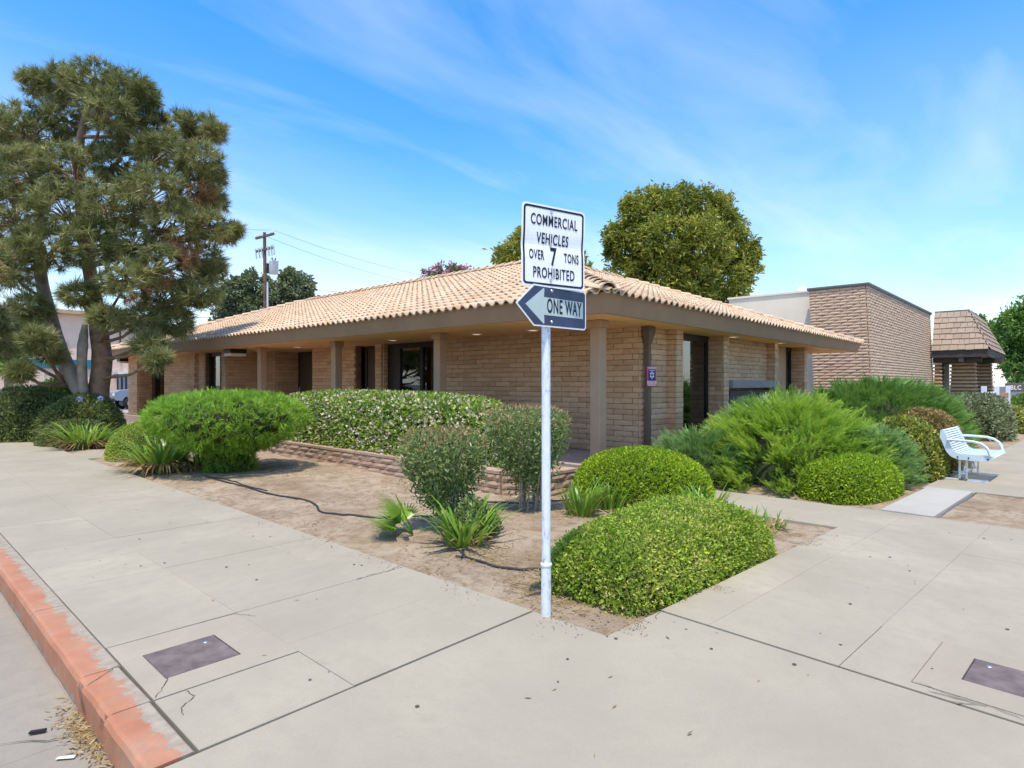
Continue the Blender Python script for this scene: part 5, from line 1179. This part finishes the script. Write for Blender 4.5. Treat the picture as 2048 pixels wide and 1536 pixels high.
def shingles(o, ux, uy, w_bot, w_top0, w_top1, rows=7):
    """o lower-left corner, ux along eave, uy up-slope (full length vectors)"""
    o, ux, uy = Vector(o), Vector(ux), Vector(uy); Ls = uy.length; Z = ux.normalized().cross(uy.normalized())
    for k in range(rows):
        t = k/rows; x0 = w_top0*t; x1 = w_bot+(w_top1-w_bot)*t; x = x0; X = ux.normalized(); Y = uy.normalized()
        while x < x1-.04:
            w = min(random.uniform(.2, .42), x1-x); p = o+X*x+Y*(Ls*t)+Z*random.uniform(0, .012); s = Ls/rows*1.25
            SG.put(Matrix(((X.x*(w-.012), Y.x*s, Z.x, p.x), (X.y*(w-.012), Y.y*s, Z.y, p.y), (X.z*(w-.012), Y.z*s, Z.z, p.z), (0, 0, 0, 1)))); x += w
lsl = math.sqrt(xt**2+(z1-z0)**2)
shingles((-.03, 0, z0), (0, -1, 0), (xt, 0, z1-z0), -ye, 0, -yt)
shingles((0, ye-.03, z0), (1, 0, 0), (0, yt-ye, z1-z0), XE, xt, XE-xt)
SG.done(cmo, cn, 300)
fa = MB(); fa.box(-.02, XE, ye-.02, ye+.12, z0-.36, z0+.01); fa.box(-.02, .12, ye+.12, 0, z0-.36, z0+.01); fa.build('fascia', MT['dark_brown'], cn)
MB().box(.12, XE, ye+.12, 0, z0-.30, z0-.25).build('soffit', MT['soffit_stucco'], cn)
MB().box(xt-.05, XE-xt, yt-.05, .0, z1, z1+.10).build('top_trim', MT['roof_metal'], cn)
MB().box(.3, .52, ye+.3, 0, z0-.62, z0-.30).build('beam', MT['dark_brown'], cn); MB().box(3.2, 3.42, ye-.3, 0, z0-.62, z0-.30).build('beam', MT['dark_brown'], cn)
MB().box(.0, 1.8, -1.35, -1.13, z0-.60, z0-.37).build('beam', MT['dark_brown'], cn)
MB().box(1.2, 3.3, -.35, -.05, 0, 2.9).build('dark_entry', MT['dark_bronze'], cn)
def pier(x, y, w, dpt, h):
    mb = MB().add([(x, y, 0), (x+w, y, 0), (x+w, y+dpt, 0), (x, y+dpt, 0), (x+.08, y+.08, h), (x+w-.08, y+.08, h), (x+w-.08, y+dpt-.08, h), (x+.08, y+dpt-.08, h)], [(0, 1, 5, 4), (1, 2, 6, 5), (2, 3, 7, 6), (3, 0, 4, 7), (4, 5, 6, 7)])
    po = mb.build('pier', MT['mortar'], cn); PQ = Pieces([block_mesh(MT['block'], dep=.04, seed=80+i) for i in range(2)], 'block')
    lay(PQ, (x, y+dpt), (0, -1), dpt, 0, h, .44, .19); lay(PQ, (x, y), (1, 0), w, 0, h, .44, .19); S2 = Matrix.Identity(4)
    PQ.L = [(Matrix.Translation((.085*M.translation.z/h, 0, 0)) @ M, v) if abs(M[0][0]) < .5 else (Matrix.Translation((0, .085*M.translation.z/h, 0)) @ M, v) for M, v in PQ.L]; PQ.done(po, cn, 300)
pier(.9, -1.75, 1.0, 1.1, 2.6); pier(3.6, -2.2, 1.0, 1.1, 2.6); pier(.15, -.42, .5, .4, 2.6)
# grey stucco block behind
gb = empty('stucco_building', (23.05, 5.62, 0), 0, 'plain grey stucco building behind the office roof and block building', 'building')
MB().box(0, 12, 0, 3.5, 0, 5.22).build('wall', MT['stucco_grey'], gb); MB().box(-.05, 12.05, -.05, 3.55, 5.22, 5.30).build('coping', MT['lamp_white'], gb)
MB().box(-.05, 0, 2.3, 2.38, 3.9, 4.12).build('wall_vent', MT['dark_bronze'], gb); MB().lathe([(.2, 5.28), (.2, 5.42), (.12, 5.52), (.03, 5.56)], .5, .6, 12).build('roof_vent', MT['lamp_white'], gb)
# white rail fence, low sign board, lawn on the far right
wf = empty('white_fence', (*DP(1985, 21), 0), R(-3), 'low white rail fence with square posts beyond the dark juniper', 'fence')
for x in (-1.7, .9, 3.6): MB().bevbox(x-.07, x+.07, -.07, .07, -.05, 1.42, .01).build('post', MT['fence_white'], wf)
MB().box(-1.6, .8, -.03, .03, .8, 1.22).build('panel', MT['fence_white'], wf); MB().box(1., 3.5, -.03, .03, .95, 1.15).build('panel', MT['terracotta_board'], wf)
sb = empty('sign_board', (*DP(2052, 24), 0), R(-40), 'brown board with white letters cut off by the right edge of the picture', 'sign')
MB().bevbox(-.9, .9, -.04, .04, 1.18, 1.52, .01).build('board', MT['board_brown'], sb)
for x in (-.8, .8): MB().box(x-.05, x+.05, -.03, .03, -.1, 1.18).build('leg', MT['board_brown'], sb)
mobj('lettering', text_mesh('BLC', .24, MT['lamp_white'], .004, 1.1, 'LEFT'), sb, (-.75, -.045, 1.34), (R(90), 0, 0))
struct(MB().box(27, 44, -1.9, 3.0, -.08, .005).build('lawn', MT['leaf_tree']))
bush('far_hedge', (33, -.6, -.05), 0, Shape(4, .6, 1.0, 4, .06, 2, 60, -.02), 'leaf_tree', 5000, .12, .07, 'clipped dark hedge in front of the shingled canopy', 'hedge', depth=.08)

# ------------------------------------------------------------------ far left: street, truck, apartments, pole
struct(MB().box(-30, 60, 33.6, 37.2, -.3, -.02).build('far_pavement', MT['concrete']))
def WY(px, Y):
    r = FW+RT*((px-1024.)/F); t = (Y-CAM[1])/r[1]; return CAM[0]+r[0]*t, t
AY = 49.0; xa, _ = WY(-80, AY); xb, da = WY(305, AY); _, dm = WY(150, AY)
ap = empty('apartment_building', (xa, AY, 0), 0, 'pink stucco two storey apartment block with teal band behind the pine', 'building')
WW = xb-xa
def ax(px): return WY(px, AY)[0]-xa
def az(py, px): return DZ(py, WY(px, AY)[1])
apw = MB().box(0, WW, 0, 10, -.3, 6.3).build('wall', MT['stucco_pink'], ap)
MB().box(-.1, ax(182), -.12, 0, az(737, 120), az(719, 120)).build('teal_band', MT['teal_paint'], ap)
MB().box(-.2, WW+.3, -.5, 10.3, 6.3, 6.55).build('roof_edge', MT['tile'], ap)
def aw(p0, p1, y0, y1, nm, mt, dep=.06):
    w = empty(nm); w.parent = ap; xm_ = (p0+p1)/2
    MB().box(ax(p0), ax(p1), -dep, 0, az(y1, xm_), az(y0, xm_)).build('frame', MT['lamp_white'], w)
    MB().box(ax(p0)+.08, ax(p1)-.08, -dep-.02, -dep-.001, az(y1, xm_)+.08, az(y0, xm_)-.08).build('pane', mt, w)
aw(0, 40, 690, 716, 'window', MT['dark_bronze']); aw(60, 88, 739, 768, 'garage_door', MT['stucco_pink']); aw(43, 55, 690, 716, 'window', MT['dark_bronze']); aw(80, 92, 660, 716, 'window', MT['dark_bronze'])
MB().box(ax(40), ax(43), -.06, 0, az(770, 40), az(660, 40)).build('downpipe', MT['dark_brown'], ap)
MB().tube([(ax(240), -.06, 6.25), (ax(240), -.06, 3.0)], .05, 6).build('downpipe', MT['dark_brown'], ap)
MB().box(ax(247), ax(253), -.25, 0, az(748, 250), az(741, 250)).build('meter_box', MT['lamp_white'], ap); MB().box(ax(226), ax(239), -.4, 0, az(748, 232), az(741, 232)).build('air_unit', MT['galv'], ap)
gt = empty('metal_gate', (xa+ax(226), AY-1.2, 0), 0, 'grey metal gate with pickets behind the pickup', 'gate')
gw = ax(290)-ax(226); MB().box(0, gw, -.05, .05, 2.15, 2.35).build('top_rail', MT['lamp_white'], gt)
for k in range(9): MB().box(k*gw/8-.05, k*gw/8+.05, -.03, .03, -.2, 2.15).build('picket', MT['dark_bronze'], gt)
MB().box(.1, gw-.1, .1, .14, -.2, 2.0).build('gate_panel', MT['galv'], gt)
# pickup truck, nose to the left
tk = empty('pickup_truck', (*DP(312, 40.5), -.17), R(2), 'grey blue pickup truck parked on the far street behind the office', 'truck')
def side_poly(p, y0, y1): return MB().add([(x, y0, z) for x, z in p]+[(x, y1, z) for x, z in p], [tuple(range(len(p))), tuple(range(2*len(p)-1, len(p)-1, -1))]+[(i+len(p), (i+1) % len(p)+len(p), (i+1) % len(p), i) for i in range(len(p))])
def archpt(cx_, r, z0_): return [(cx_+r*math.cos(a), z0_+r*math.sin(a)) for a in np.linspace(math.pi, 0, 9)]
lower = [(-2.65, .62)]+[(x, max(z, .55)) for x, z in archpt(-1.75, .50, .42)]+[(-1.1, .52), (1.15, .52)]+[(x, max(z, .55)) for x, z in archpt(1.75, .50, .42)]+[(2.7, .62), (2.72, 1.28), (.75, 1.30), (-.75, 1.30), (-2.35, 1.22), (-2.66, 1.08)]
side_poly(lower, -.92, .92).build('body', MT['truck_paint'], tk)
cabp = [(-.95, 1.302), (-.25, 1.86), (.75, 1.88), (.86, 1.302)]; side_poly(cabp, -.80, .80).build('cab', MT['truck_paint'], tk)
side_poly([(-.72, 1.36), (-.2, 1.79), (.25, 1.80), (.25, 1.36)], -.812, .812).build('side_window', MT['dark_bronze'], tk); side_poly([(.32, 1.36), (.32, 1.80), (.70, 1.80), (.78, 1.36)], -.811, .811).build('side_window', MT['dark_bronze'], tk)
for x in (-1.75, 1.75):
    for s in (-1, 1):
        w = empty('wheel'); w.parent = tk; w.location = (x, s*.82, .40); w.rotation_euler = (R(90), 0, 0)
        MB().lathe([(.22, -.12), (.36, -.13), (.40, -.08), (.40, .08), (.36, .13), (.22, .12)], 0, 0, 24).build('tyre', MT['rubber'], w)
        MB().lathe([(.23, .10*1), (.20, .06), (.12, .09), (.07, .13), (0, .13)], 0, 0, 20).build('rim', MT['galv'], w); MB().lathe([(.23, -.10), (.2, -.06), (0, -.1)], 0, 0, 20).build('inner_rim', MT['bolt_dark'], w)
MB().bevbox(-2.82, -2.6, -.9, .9, .5, .72, .03).build('bumper', MT['bolt_dark'], tk); MB().bevbox(2.68, 2.85, -.9, .9, .5, .70, .03).build('bumper', MT['bolt_dark'], tk)
for s in (-1, 1): MB().bevbox(-2.69, -2.60, s*.7-.16, s*.7+.16, .86, 1.02, .02).build('headlight', MT['lamp_white'], tk)
MB().bevbox(-.72, -.58, -1.08, -.9, 1.36, 1.52, .02).build('mirror', MT['bolt_dark'], tk)
# utility pole
up_ = DP(531, 36); pl = empty('utility_pole', (*up_, 0), 0, 'brown wooden utility pole with crossarms and grey transformer behind the roof', 'utility pole')
zt = DZ(465, 36); MB().tube([(0, 0, -.3), (0, 0, 5), (-.06*RT[0], -.06*RT[1], zt)], [.13, .115, .09], 10).build('shaft', MT['wood_pole'], pl)
av = RT*.8-FW*.6; av = av/np.linalg.norm(av)
def arm(z, h, nm='crossarm', off=.12):
    p = [np.array([*(av*s_-FW*off), z]) for s_ in (-h, h)]; d = av; n_ = np.array([-d[1], d[0]])*.055
    mb = MB().add([(*(p[i][:2]+s_*n_), z+q_) for i in (0, 1) for s_ in (-1, 1) for q_ in (-.06, .06)], [(0, 2, 6, 4), (1, 5, 7, 3), (0, 4, 5, 1), (2, 3, 7, 6), (0, 1, 3, 2), (4, 6, 7, 5)]); return mb.build(nm, MT['wood_pole'], pl)
arm(zt-.25, .95); arm(DZ(500, 36), .95)
def ins(s_, z, h=.18):
    p = av*s_-FW*.12; MB().lathe([(.02, z), (.05, z+h*.3), (.03, z+h*.5), (.05, z+h*.8), (.02, z+h)], p[0], p[1], 8).build('insulator', MT['lamp_white'], pl)
for s_ in (-.9, -.6, .65, .92): ins(s_, zt-.19)
for s_ in (-.95, -.6, -.3, .4, .7, .95):
    p = av*s_-FW*.2; z = DZ(500, 36); MB().tube([(p[0], p[1], z+.15), (p[0]+.08, p[1], z-.45)], .045, 6).build('fuse_cutout', MT['galv'], pl)
tp = RT*.55-FW*.15; ztm = DZ(523, 36); zbm = DZ(549, 36)
MB().lathe([(0, ztm+.06), (.16, ztm+.05), (.28, ztm), (.27, ztm-.05), (.26, zbm+.03), (.24, zbm), (0, zbm)], tp[0], tp[1], 18).build('transformer', MT['galv'], pl)
for k in (-.1, .1): MB().lathe([(.03, ztm+.03), (.045, ztm+.12), (.02, ztm+.2)], tp[0]+k, tp[1], 8).build('bushing', MT['bolt_dark'], pl)
MB().box(.1, .42, -.06, .06, (ztm+zbm)/2-.3, (ztm+zbm)/2+.3).build('bracket', MT['bolt_dark'], pl)
q_ = RT*.17-FW*.12; MB().tube([(q_[0], q_[1], 0), (q_[0], q_[1], DZ(565, 36))], .055, 8).build('riser_pipe', MT['galv'], pl)
def wire(p0, p1, sag, label, r=.008):
    a, b = np.array(p0), np.array(p1); pts = [a+(b-a)*t-np.array([0, 0, sag*4*t*(1-t)]) for t in np.linspace(0, 1, 25)]
    return meta(MB().tube(pts, r, 5).build('overhead_wire', MT['bolt_dark']), label, 'wire')
def W3(px, py, d): return (*DP(px, d), DZ(py, d))
wire(W3(546, 460, 36), W3(1000, 568, 60), .8, 'upper overhead wire descending from the pole top behind the roof')
wire(W3(535, 474, 36), W3(960, 580, 60), .8, 'lower overhead wire descending from the pole behind the roof')
wire(W3(546, 460, 36), W3(300, 430, 45), .3, 'overhead wire running left from the pole top towards the pine')
wire(W3(420, 560, 55), W3(860, 590, 55), .3, 'dark service wire crossing in front of the pale cloud', .016)
wire(W3(360, 617, 50), W3(640, 628, 50), .2, 'twin service wire just above the far roof end', .016)
wire(W3(360, 634, 50), W3(640, 622, 50), .2, 'thin service wire crossing low behind the roof end', .02)

# ------------------------------------------------------------------ litter and small things
def scatter(name, n, area, mat, ll, lw, z=None, lift=.004, kind='stuff', label=None, cat=None):
    P_ = area(n); n = len(P_); zz = soil_z(P_[:, 0], P_[:, 1]) if z is None else np.full(n, z); P3 = np.c_[P_, zz+lift]; a = rng.uniform(0, 6.28, n); A = unit(np.c_[np.cos(a), np.sin(a), rng.normal(size=n)*.18]); s = rng.uniform(.5, 1.5, n)
    Ln = (ll*s)[:, None]; Wd = (lw*s)[:, None]; Bv = unit(np.c_[-np.sin(a), np.cos(a), rng.normal(size=n)*.25])
    V = np.stack([P3, P3+A*Ln*.5+Bv*Wd*.5, P3+A*Ln, P3+A*Ln*.5-Bv*Wd*.5], 1).reshape(-1, 3); V[:, 2] = np.maximum(V[:, 2], np.repeat(P3[:, 2], 4)-.003)
    o = mobj(name, npmesh(name, V, np.arange(4*n).reshape(n, 4), MT[mat], np.repeat(rng.random(n), 4))); meta(o, label, cat, None, kind); return o
def bed(n):
    P_ = np.c_[rng.uniform(.02, 4, n), rng.uniform(0, 12, n)]; P_ = P_[P_[:, 1] > -.06*P_[:, 0]+.02]; w = fbm(P_[:, 0]*1.5, P_[:, 1]*1.5, 77, 3); return P_[w+rng.normal(size=len(P_))*.35 > .25]
scatter('leaf_litter', 16000, bed, 'leaf_litter', .028, .011, label='dry leaf and twig litter scattered over the bare soil', cat='leaf litter')
def around(pts, sd_): 
    def f(n): c = np.array(pts)[rng.integers(0, len(pts), n)]; return c+rng.normal(size=(n, 2))*sd_
    return f
scatter('straw_litter', 2600, around([(.86, 2.0), (.7, 1.75), (3.4, .4), (.35, .62), (.45, 1.0), (.8, 1.15), (2.5, 2.0), (.5, 9.3)], .16), 'leaf_straw', .05, .006, lift=.008, label='dry straw and dead needles around the plants', cat='leaf litter')
def gut_area(n): return np.c_[-2.345-np.abs(rng.normal(size=n))*.045, rng.normal(size=n)*.22+1.38]
scatter('gutter_leaves', 480, gut_area, 'leaf_straw', .034, .007, z=-.158, lift=.012, label='dry yellow leaves caught in the gutter against the broken kerb', cat='leaf litter')
def pav(n): return np.concatenate([np.c_[rng.uniform(-2.1, -.05, n), rng.uniform(.7, 9, n)], np.c_[rng.uniform(-1.4, .5, n), rng.uniform(-1.2, .4, n)], np.c_[rng.uniform(.7, 6, n), rng.uniform(-2, -.5, n)]])
scatter('pavement_debris', 16, pav, 'leaf_litter', .03, .008, z=.003, lift=.002, label='scattered twigs and specks on the pavement', cat='leaf litter')
meta(MB().bevprism([(-2.56, 1.60), (-2.50, 1.57), (-2.49, 1.585), (-2.55, 1.615)], -.152, -.140, .002).build('plastic_scrap', MT['rubber']), 'small black plastic scrap lying in the gutter', 'litter')
meta(MB().add([(-2.50, 1.28, -.150), (-2.44, 1.235, -.149), (-2.455, 1.215, -.149), (-2.515, 1.26, -.147)], [(0, 3, 2, 1)]).build('paper_scrap', MT['paper']), 'pale paper scrap lying in the gutter', 'litter')
MBs = MB()
for (x, y) in [(random.uniform(-2, -.1), random.uniform(.8, 8)) for _ in range(22)]+[(random.uniform(.8, 6), random.uniform(-1.9, -.45)) for _ in range(14)]+[(random.uniform(-1.2, .4), random.uniform(-1, .4)) for _ in range(7)]+[(.92, -.95), (1.6, -.95), (-1.0, 2.6), (-.4, 3.4), (-1.3, .2), (2.4, -1.2), (3.1, -.9), (-.8, 5.2), (-1.7, 4.1)]:
    r_ = random.uniform(.004, .012); k = len(MBs.v); MBs.add([(x+r_*math.cos(a)*random.uniform(.8, 1.2), y+r_*math.sin(a)*random.uniform(.8, 1.2), .0045) for a in np.linspace(0, 6.28, 10)[:-1]], [tuple(range(9))])
g_ = MBs.build('gum_spots', MT['joint_dirt']); meta(g_, 'old dark gum spots trodden into the pavement', 'stain', None, 'stuff')

for (x, y, r_, lab) in ((33, -17, 3.2, 'round tree across the side street, mirrored in the right window'), (24, -19, 2.6, 'smaller tree across the side street, mirrored in the right window'), (-17, 27, 3.0, 'round tree across the main street, mirrored in the left window'), (-15, 17, 2.4, 'smaller tree across the main street, mirrored in the left window')):
    tree('street_tree', (x, y), 2.2, [(0, 0, 2.4+r_*.6, r_), (r_*.6, .3, 2.6+r_*.4, r_*.7), (-r_*.6, -.2, 2.4+r_*.5, r_*.7)], 'leaf_tree', 5000, .35, .2, lab, .2, .3)

def edge_soil(n):
    a = np.c_[-np.abs(rng.normal(size=n))*.10, rng.uniform(.1, 11, n)]; b = np.c_[rng.uniform(.1, 4, n), -np.abs(rng.normal(size=n))*.07]; b[:, 1] -= .0594*b[:, 0]
    p = np.concatenate([a, b]); w = fbm(p[:, 0]*3, p[:, 1]*3, 12, 3); return p[w > .05]
scatter('spilled_soil', 1500, edge_soil, 'leaf_litter', .012, .007, z=.002, lift=.0015, label='crumbs of soil and leaf spilled over the pavement edge', cat='soil crumbs')
